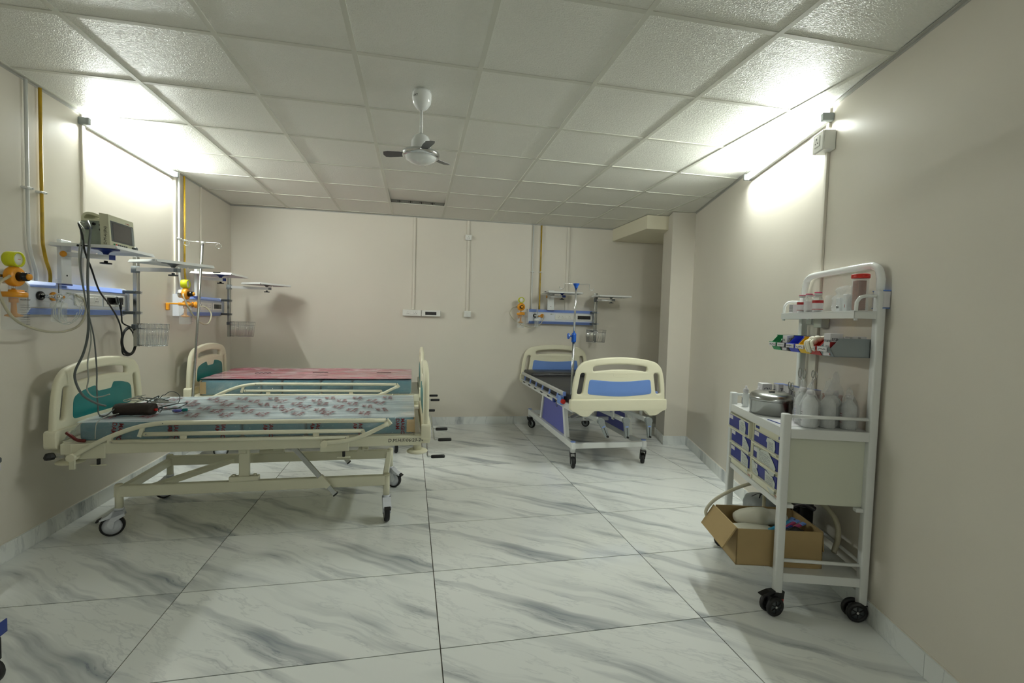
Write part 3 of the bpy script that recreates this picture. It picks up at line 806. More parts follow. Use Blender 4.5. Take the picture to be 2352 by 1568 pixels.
def flowmeter(wl, s0, u, out, label):
    b = loc2w(wl, s0, u, out, 1.27)
    t = thing('oxygen_flowmeter', label, 'flowmeter', b, WANG[wl])
    MB().lathe([(0, 0), (.030, 0), (.034, .006), (.034, .085), (.032, .085), (.032, .008), (.0, .004)], 16).build('humidifier_bottle', 'glass', t)
    MB().lathe([(0, .08), (.037, .08), (.038, .088), (.036, .104), (.02, .112), (0, .112)], 18).build('bottle_lid', 'milky', t)
    MB().cyl((0, 0, .015), (0, 0, .09), .004, 8).build('dip_tube', 'milky', t)
    mk = MB()
    for k in range(4): mk.box(-.018, .018, -.0345, -.034, .03 + k * .011, .0315 + k * .011)
    mk.build('bottle_marking', 'ink', t)
    MB().lathe([(0, .11), (.010, .112), (.012, .124), (.018, .128), (.019, .150), (.014, .156), (0, .156)], 14).build('valve_body', 'chrome', t)
    MB().cyl((0, 0, .142), (0, out - .09, .142), .009, 12).build('inlet', 'chrome', t)
    MB().cyl((.018, 0, .14), (.034, 0, .14), .011, 10).build('valve_knob', 'orange', t)
    MB().cyl((0, 0, .156), (0, 0, .238), .0125, 12).build('flow_tube', 'glass', t)
    MB().cyl((0, 0, .162), (0, 0, .215), .0025, 8).build('flow_scale', 'inkb', t)
    return t
def hose(name, label, pts, r, m, cat='tube', k=6, group=None, n=8):
    return tag(MB().tube(smooth_pts(pts, k), r, n).build(name, m), label, cat, group)

UN = (('L', 3.01, 'first bed head unit on the left wall'), ('L', 4.74, 'second bed head unit on the left wall'), ('B', 1.477, 'bed head unit on the back wall'))
head_unit('L', 3.01, 'white and blue bed head unit on the left wall with the black plug in it', UN[0][2])
head_unit('L', 4.74, 'white and blue bed head unit in the left wall corner, behind the plain drip stand', UN[1][2])
head_unit('B', 1.477, 'white and blue bed head unit on the back wall over the black mattress', UN[2][2], 1.314)
# baskets
wire_basket('L', 3.0, UL - .03, .160, 1.252, -45, 'shiny wire basket nearest the camera, beside the coiled black lead', .13, .175)
wire_basket('L', 4.74, UL - .03, .160, 1.250, -45, 'faint wire basket in the left wall corner beyond the plain drip stand', .17, .18)
wire_basket('B', 1.477, UL - .155, .170, 1.256, -4, 'wire basket on the back wall to the right of the blue drip stand', .215, .15)
for wl, s0, nm in UN: basket_clamp(wl, s0, 1.232, nm)
# trays
tray_shelf('L', 3.0, .37, .25, 1.716, 0, 'white tray shelf holding the patient monitor', W=.40, D=.32, post=(.285, .085), blue=True)
tray_shelf('L', 4.74, .375, .25, 1.716, 0, 'empty white tray shelf with dark handle, under the left wall yellow pipe', W=.43, D=.34, post=(.285, .085), blue=True)
tray_shelf('B', 1.477, .40, .235, 1.716, 2, 'white tray shelf with blue hub on the back wall, left of blue drip stand', W=.44, D=.28, post=(.295, .085), blue=True)
tray_shelf('L', 3.0, .80, .425, 1.688, -32, 'thin white tray shelf on a grey arm next to the monitor shelf', W=.40, D=.27, post=(UL - .035, .150), blue=False, nm='tray_shelf')
tray_shelf('L', 4.74, .96, .50, 1.672, -32, 'thin white tray shelf on a grey arm beyond the plain drip stand', W=.40, D=.27, post=(UL - .035, .150), blue=False, nm='tray_shelf')
tray_shelf('B', 1.477, 1.03, .30, 1.690, 0, 'thin white tray shelf above the basket on the back wall', W=.42, D=.27, post=(UL - .035, .150), blue=False, nm='tray_shelf')
# suction and oxygen
suction('L', 3.0, -.172, .150, .0, 'amber suction regulator with lime gauge, at the left picture edge')
suction('L', 4.74, -.115, .150, .0, 'amber suction regulator with lime gauge and wall slide, left wall corner')
suction('B', 1.477, -.105, .140, .02, 'amber suction regulator with lime gauge on the back wall')
flowmeter('L', 3.0, .093, .175, 'clear oxygen flowmeter bottle behind coiled clear tubing on the left wall')
flowmeter('B', 1.477, .105, .150, 'clear oxygen flowmeter bottle on the back wall unit')
def W_(wl, s0, l): return [loc2w(wl, s0, *p) for p in l]
hose('suction_hose', 'thick clear hose sweeping under the near bed head unit in a large loop', W_('L', 3.0, [(-.22, .17, 1.50), (-.29, .17, 1.44), (-.24, .19, 1.30), (-.10, .20, 1.235), (.05, .21, 1.22), (.17, .22, 1.25), (.235, .22, 1.33), (.22, .22, 1.40), (.17, .21, 1.425)]), .0065, 'tubecream')
def ring(c, ru, rz_, n=14, tilt=.0, a0=0, turns=1.0):
    return [(c[0] + ru * math.cos(a0 + 2 * PI * turns * k / n), c[1] + tilt * math.sin(2 * PI * turns * k / n), c[2] + rz_ * math.sin(a0 + 2 * PI * turns * k / n)) for k in range(n)]
hose('oxygen_tubing', 'coiled clear oxygen tubing hanging in front of the near bed head unit', W_('L', 3.0, ring((.10, .215, 1.345), .105, .085, 16, .01, .6) + ring((.115, .225, 1.35), .095, .080, 16, .012, .5) + ring((.09, .21, 1.335), .10, .07, 12, .01, .4)), .003, 'cleartube', n=6)
hose('suction_hose', 'cream hose from suction regulator to the amber plug of second unit', W_('L', 4.74, [(-.16, .155, 1.50), (-.19, .17, 1.47), (-.16, .20, 1.37), (-.07, .22, 1.28), (.06, .23, 1.235), (.19, .22, 1.25), (.29, .20, 1.33), (.28, .16, 1.39), (.24, .12, 1.40)]), .0065, 'tubecream')
hose('suction_hose', 'clear hose looping left of the back wall suction jar', W_('B', 1.477, [(-.16, .13, 1.52), (-.22, .15, 1.50), (-.25, .17, 1.43), (-.20, .18, 1.36), (-.13, .19, 1.31), (-.06, .19, 1.28), (.03, .18, 1.262), (.09, .17, 1.27)]), .005, 'tubecream')
hose('suction_hose', 'short clear hose dropping from the amber outlet of the back wall unit', W_('B', 1.477, [(.186, .10, 1.416), (.195, .13, 1.41), (.19, .14, 1.37), (.165, .15, 1.33), (.14, .155, 1.30), (.125, .155, 1.285)]), .005, 'tubecream')
for wl, s0 in (('L', 4.74),):
    b = loc2w(wl, s0, .185, .112, 1.411)
    t = thing('suction_plug', 'amber plug pushed into the outlet of the second bed head unit', 'plug', b, WANG[wl])
    A = Matrix.Rotation(PI / 2, 4, 'X')
    MB().lathe([(0, -.01), (.026, -.01), (.030, -.004), (.030, .004), (.018, .008), (.018, .02), (.0, .022)], 16, A).build('plug_body', 'orange', t)
    MB().cyl((0, -.02, 0), (0, -.05, 0), .006, 10).build('plug_spigot', 'steel', t)
# power plug with coiled black lead at the first unit
b = loc2w('L', 3.0, .765, .092, 1.41)
t = thing('power_lead', 'black power lead with plug, coiled below the near bed head unit', 'cable', b, LANG)
MB().rbox(-.028, .028, -.03, -.004, -.018, .022, .008, seg=2).build('plug', 'black', t)
mb = MB().cyl((0, -.022, -.012), (0, -.026, -.06), .010, 10, .007); mb.build('strain_relief', 'black', t)
cc = (.055, -.05, -.275)
pts = [(0, -.026, -.055), (.004, -.028, -.11), (.010, -.032, -.155)]
def ln(k, R, n=12, a0=1.25): return [(cc[0] + R * .88 * math.cos(a0 - 2 * PI * i / n), cc[1] + .004 * k + .003 * math.sin(i), cc[2] + R * math.sin(a0 - 2 * PI * i / n) - .004 * k) for i in range(n)]
pts += ln(0, .092) + ln(1, .100) + ln(2, .088) + ln(3, .097)[:8]
pts += [(-.06, -.06, -.21), (-.14, -.08, -.12), (-.28, -.11, -.03), (-.42, -.135, .05), (-.54, -.165, .17), (-.62, -.178, .27), (-.632, -.176, .35), (-.62, -.150, .42)]
MB().tube(smooth_pts(pts, 5), .0048, 8).build('lead', 'cable', t)

# ------------------------------------------------------------------ patient monitor
mx0, mx1, my0, my1, mz = -1.915, -1.742, 3.262, 3.522, 1.7195
t = thing('patient_monitor', 'beige patient monitor with grey screen standing on the tray shelf', 'monitor', (mx0, my0, mz), 0)
D_, W_m, H_m = mx1 - mx0, my1 - my0, .190
MB().prism([(.012, .006), (D_ - .045, .004), (D_ - .052, .150), (.03, .150), (.018, .146)], .012, W_m - .012, 'Y').build('body', 'monside', t)
MB().prism([(D_ - .048, .0), (D_, .0), (D_ - .012, H_m), (D_ - .058, H_m + .006)], 0, W_m, 'Y').build('front_frame', 'monitor', t)
MB().prism([(.018, .146), (D_ - .055, .150), (D_ - .055, .160), (.03, .158)], .008, W_m - .008, 'Y').build('top_cover', 'monitor', t)
sl = math.atan2(.012, H_m)
F = Matrix.Translation((D_, 0, 0)) @ Matrix.Rotation(-sl, 4, 'Y')
MB().rbox(-.002, .002, .016, W_m - .010, .036, .158, .002, F).build('bezel', 'dgrey', t)
MB().box(.0019, .003, .034, W_m - .038, .042, .148, F).build('screen', 'screen', t)
MB().box(.0019, .0045, W_m - .036, W_m - .013, .042, .150, F).build('bezel_side', 'grey', t)
for k in range(7):
    m_ = 'red' if k == 1 else ('green' if k == 0 else 'dgrey')
    MB().rbox(.0, .004, .030 + k * .021, .043 + k * .021, .014, .024, .0015, F).build('button', m_, t)
kn = MB().cyl((D_ - .002, W_m - .028, .018), (D_ + .022, W_m - .028, .018), .012, 14).build('rotary_knob', 'dgrey', t)
hp = [(.055, 0), (.04, .0)]
pts = [(D_ - .060, 0, .168), (.085, 0, .186), (.045, 0, .198), (.020, 0, .196), (.005, 0, .178), (.006, 0, .158), (.018, 0, .146)]
mb = MB()
P = smooth_pts(pts, 5)
n = len(P)
ins = []
for i, p in enumerate(P):
    d = (P[min(i + 1, n - 1)] - P[max(i - 1, 0)]).normalized(); nn = Vector((-d.z, 0, d.x))
    ins.append(((p - nn * .007), (p + nn * .007)))
vs = []; fs = []
for a, b_ in ins:
    for y in (.05, W_m - .05): vs += [(a.x, y, a.z), (b_.x, y, b_.z)]
for i in range(n - 1):
    o = i * 4; q = o + 4
    fs += [(o, o + 1, q + 1, q), (o + 2, q + 2, q + 3, o + 3), (o, q, q + 2, o + 2), (o + 1, o + 3, q + 3, q + 1)]
fs += [(0, 2, 3, 1), ((n - 1) * 4, (n - 1) * 4 + 1, (n - 1) * 4 + 3, (n - 1) * 4 + 2)]
MB().add(vs, fs, False).build('carry_handle', 'monitor', t)
for x, z, r, m_ in ((.12, .125, .007, 'hole'), (.12, .098, .007, 'hole'), (.085, .13, .008, 'blackp'), (.05, .105, .011, 'dgrey'), (.05, .128, .010, 'grey'), (.065, .105, .009, 'navy')):
    MB().cyl((x, .014, z), (x, .002, z), r, 12).build('connector', m_, t)
TT = Matrix(((0, 0, -1, 0), (0, 1, 0, 0), (1, 0, 0, 0), (0, 0, 0, 1)))
# handwriting on the frame side (faces -Y), reading upward
A = Matrix.Translation((D_ - .020, -.0004, .012)) @ Matrix.Rotation(PI / 2, 4, 'X') @ Matrix.Rotation(PI / 2, 4, 'Z')
link('handwriting', text_mesh('D-M-A/(8N)', .021, .0003, A, shear=.2), 'inkb', t)
A = F @ Matrix.Translation((.0004, W_m - .085, .163)) @ Matrix.Rotation(PI / 2, 4, 'Z') @ Matrix.Rotation(PI / 2, 4, 'X')
link('maker_mark', text_mesh('E', .012, .0003, A), 'redp', t)
A = F @ Matrix.Translation((.0004, W_m - .073, .164)) @ Matrix.Rotation(PI / 2, 4, 'Z') @ Matrix.Rotation(PI / 2, 4, 'X')
link('maker_mark', text_mesh('MEDICAL', .007, .0003, A), 'redp', t)
# leads hanging from the monitor
tp = Vector((mx0, my0, mz))
def wp(x, y, z): return (x, y, z)
hose('monitor_cable', 'dark grey monitor cable sweeping down onto the near mattress', [(-1.845, 3.252, 1.848), (-1.82, 3.20, 1.85), (-1.775, 3.14, 1.79), (-1.776, 3.125, 1.68), (-1.782, 3.125, 1.52), (-1.780, 3.125, 1.37), (-1.786, 3.13, 1.22), (-1.815, 3.14, 1.10), (-1.875, 3.17, .99), (-1.878, 3.18, .92), (-1.842, 3.18, .845), (-1.777, 3.18, .80), (-1.735, 3.19, .782)], .0062, 'gcable', 'cable')
hose('monitor_cable', 'pale grey monitor lead with a hooked end over the near bed headboard', [(-1.87, 3.252, 1.85), (-1.86, 3.19, 1.84), (-1.806, 3.145, 1.785), (-1.822, 3.128, 1.688), (-1.820, 3.128, 1.566), (-1.803, 3.128, 1.444), (-1.790, 3.14, 1.322), (-1.783, 3.15, 1.174), (-1.825, 3.19, 1.043), (-1.828, 3.20, .941), (-1.835, 3.20, .877), (-1.803, 3.20, .836), (-1.759, 3.20, .838), (-1.721, 3.20, .851)], .0036, 'lcable', 'cable')
hose('monitor_cable', 'thin grey monitor lead falling straight into the tangle of leads', [(-1.86, 3.252, 1.825), (-1.85, 3.19, 1.80), (-1.800, 3.115, 1.711), (-1.806, 3.110, 1.59), (-1.788, 3.110, 1.42), (-1.768, 3.112, 1.298), (-1.757, 3.13, 1.175), (-1.780, 3.19, .992), (-1.787, 3.20, .89), (-1.782, 3.20, .787), (-1.760, 3.17, .738), (-1.716, 3.15, .733), (-1.682, 3.19, .775)], .0036, 'gcable', 'cable')
t = thing('cable_clip', 'black cable clip on the near edge of the monitor tray', 'clip', (-1.835, 3.138, 1.704), 0)  # handle bar of the monitor tray, with the cables hooked over it
MB().tube([(0, 0, 0), (.055, 0, .001)], .004, 8).sphere((0, 0, 0), .0065, 8, 6).sphere((.055, 0, .001), .0065, 8, 6).build('clip_bar', 'blackp', t)
hose('monitor_cable', 'small loop of grey cable knotted in front of the sockets of the near unit', W_('L', 3.0, ring((.50, .24, 1.405), .028, .026, 10, .01, 2.2, 1.3)), .003, 'gcable', 'cable')

# ------------------------------------------------------------------ hospital beds
def yz_mesh(name, outlines, thick, bev, x0):
    """outline in (y,z) -> panel with thickness along x, centred on x0"""
    T = Matrix(((0, 0, 1, x0), (1, 0, 0, 0), (0, 1, 0, 0), (0, 0, 0, 1)))
    me = curve_mesh(name, outlines, thick, bev, T)
    smooth_by_angle(me); return me
def arch(x0, x1, zt, zc, n=12):
    """arched top from right to left: zt at the ends, zc in the middle"""
    out = []
    for i in range(n + 1):
        t = i / n; x = x1 + (x0 - x1) * t
        out.append((x, zt + (zc - zt) * math.sin(PI * t) ** .8 if 0 < t < 1 else zt))
    return out
def end_board(parent, name, xc, face, style, Z0=.515, Zb=.665, Zt=1.0, Zc=1.045, W=.915):
    h = W / 2
    # lower band with feet
    low = [(-h, Zb), (-h, .565), (-h + .04, .555), (-h + .10, Z0), (-h + .17, Z0 - .005), (-h + .215, .560), (h - .215, .560), (h - .17, Z0 - .005), (h - .10, Z0), (h - .04, .555), (h, .565), (h, Zb)]
    low = round_poly(low, .018, 3)
    o = link(name, yz_mesh(name, [low], .062, .006, xc), 'hdpe', parent)
    hb, ht = h - .012, h - .065
    body = [(-hb, Zb - .01)] + round_poly([(-hb, Zb), (-hb + .01, Zb + .14), (-ht, Zt - .02), (-ht + .08, Zt + .012)], .0, 1)[0:0]
    pts = [(-hb, Zb - .015), (hb, Zb - .015), (hb - .01, Zb + .15), (ht + .012, Zt - .055), (ht - .045, Zt)]
    top = arch(-ht + .045, ht - .045, Zt, Zc, 12)[1:-1]
    pts += top + [(-ht + .045, Zt), (-ht - .012, Zt - .055), (-hb + .01, Zb + .15)]
    rr = [.01, .01, .08, .07, .05] + [.0] * len(top) + [.05, .07, .08]
    out = []
    m = len(pts)
    for i in range(m):
        if rr[i] < .005: out.append(pts[i]); continue
        p = Vector(pts[i]); a = Vector(pts[i - 1]); b = Vector(pts[(i + 1) % m])
        r_ = min(rr[i], (a - p).length * .48, (b - p).length * .48)
        s_, e_ = p + (a - p).normalized() * r_, p + (b - p).normalized() * r_
        for k in range(5):
            t = k / 4; out.append(((1 - t) ** 2 * s_ + 2 * t * (1 - t) * p + t * t * e_)[:])
    slot = arch(-.262, .262, Zt - .042, Zc - .064, 10) + [(x, z) for x, z in arch(-.262, .262, Zt - .088, Zc - .112, 10)[::-1]]
    slot = round_poly(slot, .016, 2)
    sl = round_poly([(-hb + .045, Zb + .045), (-hb + .095, Zb + .045), (-hb + .125, Zb + .235), (-hb + .075, Zb + .235)], .03, 5)
    sr = [(-x, z) for x, z in sl][::-1]
    link('board_body', yz_mesh('board_body', [out, slot, sl, sr], .036, .013, xc), 'hdpe', o)
    # coloured insert on both faces
    a, b = Zb + .036, Zb + .180
    if style == 'blue':
        ins = [(-.312, a + .012)] + [(-.312 + .624 * i / 12, a + .012 - .022 * math.sin(PI * i / 12)) for i in range(1, 12)] + [(.312, a + .012), (.295, b)] + [(.295 - .59 * i / 12, b - .020 * math.sin(PI * i / 12)) for i in range(1, 12)] + [(-.295, b)]
        rr = [.025] + [.0] * 11 + [.025, .025] + [0] * 11 + [.025]
    else:
        b2 = b + .028
        ins = [(-.30, a), (.30, a), (.292, b - .012)] + [(.10, b2), (.085, b2 - .045), (-.085, b2 - .045), (-.10, b2)] + [(-.292, b - .012)]
        ins = [(-.30, a), (.30, a), (.292, b - .012), (.19, b2 - .010), (.092, b2), (.068, b2 - .040), (-.068, b2 - .040), (-.092, b2), (-.19, b2 - .010), (-.292, b - .012)]
        rr = [.03, .03, .04, .05, .012, .014, .014, .012, .05, .04]
    out = []
    m = len(ins)
    for i in range(m):
        if rr[i] < .004: out.append(ins[i]); continue
        p = Vector(ins[i]); A_ = Vector(ins[i - 1]); B_ = Vector(ins[(i + 1) % m])
        r_ = min(rr[i], (A_ - p).length * .48, (B_ - p).length * .48)
        s_, e_ = p + (A_ - p).normalized() * r_, p + (B_ - p).normalized() * r_
        for k in range(4):
            t = k / 3; out.append(((1 - t) ** 2 * s_ + 2 * t * (1 - t) * p + t * t * e_)[:])
    link('colour_insert', yz_mesh('colour_insert', [out], .040, .0015, xc), 'teal' if style == 'teal' else 'blue', o)
    if style == 'blue':
        rg = rrect(-.068, .068, b + .022, b + .056, .015, 4)
        link('badge_recess', yz_mesh('badge_recess', [rg, rrect(-.063, .063, b + .027, b + .051, .011, 4)], .038, .0008, xc), 'hdpe', o)
    return o
def caster(parent, x, y, ang, style, r=.062, wz=None):
    """swivel caster; ang = direction the wheel trails"""
    dx, dy = math.cos(ang), math.sin(ang)
    wx, wy = x + dx * .032, y + dy * .032
    px_, py_ = -dy, dx
    T = Matrix.Translation((x, y, 0)) @ Matrix.Rotation(ang, 4, 'Z')
    nm = MB()
    top = 2 * r + .03
    if style == 'cream':
        nm.prism([(-.022, top), (.022, top), (.035, top - .03), (.055, r + .01), (.040, r - .012), (.026, r - .012), (.018, r + .03), (-.030, top - .035)], -.026, -.020, 'Y', T)
        nm.prism([(-.022, top), (.022, top), (.035, top - .03), (.055, r + .01), (.040, r - .012), (.026, r - .012), (.018, r + .03), (-.030, top - .035)], .020, .026, 'Y', T)
        nm.prism([(-.028, top - .02), (-.02, top), (.028, top), (.05, top - .022), (.09, top - .045), (.088, top - .052), (.03, top - .038)], -.026, .026, 'Y', T)
        nm.lathe([(0, top - .005), (.024, top - .005), (.024, top + .012), (0, top + .012)], 14, T)
        o = nm.build('caster', 'unit', parent)
        MB().prism([(.085, top - .04), (.108, top - .052), (.104, top - .060), (.082, top - .05)], -.02, .02, 'Y', T).build('brake_pedal', 'black', o)
    else:
        nm.prism([(-.03, top), (.02, top), (.030, top - .03), (.048, r + .01), (.040, r - .014), (.026, r - .012), (.004, r + .03), (-.022, top - .028)], -.026, -.021, 'Y', T)
        nm.prism([(-.03, top), (.02, top), (.030, top - .03), (.048, r + .01), (.040, r - .014), (.026, r - .012), (.004, r + .03), (-.022, top - .028)], .021, .026, 'Y', T)
        nm.rbox(-.032, .024, -.026, .026, top - .008, top + .002, .002, T)
        o = nm.build('caster', 'black', parent)
        MB().lathe([(0, top), (.02, top), (.02, top + .006), (0, top + .006)], 12, T).build('swivel_bearing', 'steel', o)
    A = Matrix.Translation((wx, wy, r)) @ Matrix.Rotation(ang, 4, 'Z') @ Matrix.Rotation(PI / 2, 4, 'X')
    MB().lathe([(r - .012, -.016), (r - .004, -.016), (r, -.009), (r, .009), (r - .004, .016), (r - .012, .016), (r - .012, -.016)], 24, A, cap=False).build('tyre', 'black', o)
    MB().lathe([(0, -.012), (r - .012, -.012), (r - .012, .012), (0, .012)], 20, A).build('wheel_disc', 'unit' if style == 'cream' else 'grey', o)
    return o
def crank(parent, x, y, z, ang, out, style='bed'):
    """crank handle: shaft along +x, arm in the yz plane"""
    ca_, sa_ = math.cos(ang), math.sin(ang)
    L = .13
    o = MB().tube(smooth_pts([(x - .10, y, z), (x, y, z), (x + .022, y + ca_ * .015, z + sa_ * .015), (x + .03, y + ca_ * L, z + sa_ * L), (x + .045, y + ca_ * (L + .01), z + sa_ * (L + .01)), (x + .06, y + ca_ * (L + .012), z + sa_ * (L + .012))], 4), .0055, 8).build('crank_handle', 'chrome', parent)
    MB().lathe([(0, 0), (.010, .0), (.0125, .01), (.0125, .085), (.009, .092), (0, .092)], 12, Matrix.Translation((x + .055, y + ca_ * (L + .012), z + sa_ * (L + .012))) @ Matrix.Rotation(PI / 2, 4, 'Y')).build('grip', 'black', o)
    return o

def bed_teal(name, label, loc):
    t = thing(name, label, 'bed', loc, 0)
    L = 2.115
    end_board(t, 'headboard', .031, 1, 'teal'); end_board(t, 'footboard', L - .033, 1, 'teal', Zt=.99, Zc=1.035)
    # deck
    for sy in (-1, 1):
        MB().rbox(.075, L - .06, sy * .435 - .014, sy * .435 + .014, .530, .592, .003).build('side_beam', 'cream', t)
    MB().box(.07, L - .07, -.42, .42, .585, .600).build('deck_panel', 'cream', t)
    for xx in (.14, L - .13):
        MB().rbox(xx - .02, xx + .02, -.42, .42, .53, .58, .003).build('cross_beam', 'cream', t)
    # corner posts and bumpers
    for xx in (.105, L - .085):
        for sy in (-1, 1):
            o = MB().cyl((xx, sy * .415, .485), (xx, sy * .415, .60), .0265, 16).build('corner_post', 'cream', t)
            MB().lathe([(0, .472), (.052, .474), (.066, .480), (.068, .486), (.058, .494), (0, .496)], 22, Matrix.Translation((xx, sy * .415, 0))).build('bumper_disc', 'hdpe', o)
    for sy in (-1, 1):
        o = MB().cyl((.03, sy * .45, .52), (.10, sy * .45, .52), .004, 8).build('board_lock', 'steel', t)
        MB().lathe([(0, -.02), (.022, -.02), (.027, -.006), (.022, .006), (.018, .014), (0, .014)], 8, Matrix.Translation((.028, sy * .452, .528)), smooth=False).build('lock_knob', 'black', o)
    # folding side rails, near and far
    for sy in (-1, 1):
        y = sy * .478
        X = lambda wx: wx + 1.99
        pts = [(.155, y, .530), (.24, y, .585), (.34, y, .638), (.46, y, .684), (.58, y, .706), (.72, y, .708), (1.20, y, .7055), (1.832, y, .702)]
        o = MB().tube(smooth_pts(pts, 5), .0135, 10).build('side_rail', 'cream', t)
        MB().tube([(.50, y, .645), (1.0, y, .6435), (1.695, y, .639)], .0125, 10).build('rail_bar', 'cream', o)
        MB().tube([(.335, y, .606), (1.0, y, .603), (1.60, y, .600)], .0115, 10).build('rail_bar', 'cream', o)
        pts = [(1.848, y + sy * .012, .684), (1.70, y + sy * .012, .612), (1.60, y + sy * .012, .583), (1.47, y + sy * .012, .570)]
        MB().tube(smooth_pts(pts, 5), .0135, 10).build('rail_arm', 'cream', o)
        for a_, b_, w1, w2 in (((1.832, y, .705), (1.86, y + sy * .006, .672), .022, .03), ((.50, y, .70), (.478, y, .632), .016, .02), ((.335, y, .632), (.33, y, .597), .016, .02), ((1.69, y, .645), (1.705, y, .61), .016, .022), ((1.60, y, .61), (1.605, y, .582), .016, .022)):
            MB().bar(a_, b_, w1, w2).build('rail_link', 'cream', o)
        mb = MB()
        for (xx, zz) in ((.515, .648), (.345, .606), (1.69, .640), (1.595, .600), (1.838, .704), (.60, .708)): mb.cyl((xx, y + sy * .011, zz), (xx, y + sy * .0155, zz), .0035, 8)
        mb.build('rivet', 'steel', o)
        for xx, zz in ((.70, .625), (1.42, .622)): MB().rbox(xx - .018, xx + .018, y - .008, y + .008, zz - .014, zz + .014, .006).build('rail_clip', 'hdpe', o)
        for xx, zz, a_ in ((.155, .525, -1), (1.47, .565, 1)):
            q = MB().rbox(xx - .03, xx + .14, y - sy * .03 - .006, y - sy * .03 + .006, .505, .592, .003).build('rail_bracket', 'cream', t)
            MB().cyl((xx + .0, y - sy * .04, zz), (xx + .0, y + sy * .026, zz), .021, 14).build('pivot_boss', 'hdpe', q)
            MB().cyl((xx + .11, y - sy * .02, .475), (xx + .11, y - sy * .02, .505), .009, 10).build('release_pin', 'black', q)
            MB().rbox(xx + .07, xx + .15, y - sy * .02 - .006, y - sy * .02 + .006, .466, .474, .003).build('release_lever', 'cream', q)
        MB().rbox(.135, .165, y - .006, y + .006, .455, .53, .003).build('stop_bracket', 'cream', t)
    # base frame
    by = .308
    for sy in (-1, 1):
        MB().rbox(.265, 1.835, sy * by - .0175, sy * by + .0175, .232, .300, .004).build('base_beam', 'cream', t)
    for xx in (.285, 1.825):
        MB().rbox(xx - .018, xx + .018, -by, by, .235, .285, .003).build('base_crossbar', 'cream', t)
    for k, (xx, sy, a_) in enumerate(((.285, -1, math.radians(198)), (1.835, -1, math.radians(-82)), (.285, 1, math.radians(215)), (1.835, 1, math.radians(-25)))):
        o = MB().cyl((xx, sy * by, .155), (xx, sy * by, .305), .021, 16).build('leg', 'cream', t)
        MB().lathe([(0, .3), (.023, .3), (.018, .309), (0, .311)], 14, Matrix.Translation((xx, sy * by, 0))).build('leg_cap', 'hdpe', o)
        caster(t, xx, sy * by, a_, 'cream')
    for sy in (-1, 1):
        o = MB().rbox(.94, 1.00, sy * by - .012, sy * by + .012, .300, .560, .003).build('support_post', 'cream', t)
        MB().rbox(.885, 1.055, sy * by - .02, sy * by + .02, .298, .330, .003).build('post_foot', 'cream', o)
        MB().rbox(.942, .985, sy * by + sy * .010, sy * by + sy * .02, .475, .535, .003).build('post_plate', 'cream', o)
        mb = MB()
        for xx, zz in ((.963, .505),): mb.cyl((xx, sy * by + sy * .018, zz), (xx, sy * by + sy * .028, zz), .012, 12)
        for xx in (.91, 1.03): mb.cyl((xx, sy * by, .328), (xx, sy * by, .340), .010, 10)
        mb.build('bolt', 'cream', o)
        # sloping steel strut with sleeve
        s_ = MB().bar((1.235, sy * (by + .035), .545), (1.515, sy * (by + .035), .20), .018, .028).build('tilt_strut', 'steel', t)
        MB().bar((1.42, sy * (by + .035), .317), (1.475, sy * (by + .035), .249), .026, .036).build('strut_sleeve', 'cream', s_)
        MB().bar((1.515, sy * (by + .035), .20), (1.521, sy * (by + .035), .193), .022, .032).build('strut_foot', 'black', s_)
    # diagonal brace across base, screw tubes below the deck
    MB().bar((.42, -by + .03, .262), (.70, by - .03, .262), .05, .03).build('diagonal_brace', 'cream', t)
    for yy in (-.16, .16):
        MB().cyl((1.15, yy, .505), (1.98, yy, .520), .016, 12).build('screw_tube', 'cream', t)
        MB().rbox(1.10, 1.17, yy - .03, yy + .03, .45, .585, .004).build('screw_bracket', 'cream', t)
    o = MB().cyl((1.92, .22, .545), (1.82, .22, .50), .020, 12).build('lift_tube', 'cream', t)
    MB().cyl((1.83, .22, .505), (1.65, .22, .385), .0125, 10).build('lift_rod', 'steel', o)
    MB().rbox(1.625, 1.675, .19, .25, .33, .395, .004).build('lift_bracket', 'cream', o)
    MB().bar((1.66, .22, .49), (1.61, .22, .29), .02, .045).build('swing_plate', 'cream', t)
    crank(t, L + .005, -.10, .565, math.radians(205), 1); crank(t, L - .045, -.30, .555, math.radians(262), 1); crank(t, L + .01, .30, .565, math.radians(215), 1)
    return t
bed1 = bed_teal('hospital_bed', 'cream hospital bed with teal panels, nearest bed, cable bundle on its mattress', (-1.97, 3.52, 0))
link('handwriting', text_mesh('D.M.H/F/06/23-24', .030, .0004, Matrix.Translation((1.845, -.4496, .555)) @ Matrix.Rotation(PI / 2, 4, 'X'), shear=.15), 'inkb', bed1)
bed2 = copy_tree(bed1)
for ch in list(bed2.children):
    if ch.name.startswith('handwriting'): bpy.data.objects.remove(ch)
bed2.location = (-1.955, 5.135, 0)
bed2['label'] = 'cream hospital bed with teal panels, behind the nearest one, carrying the pink mattress'

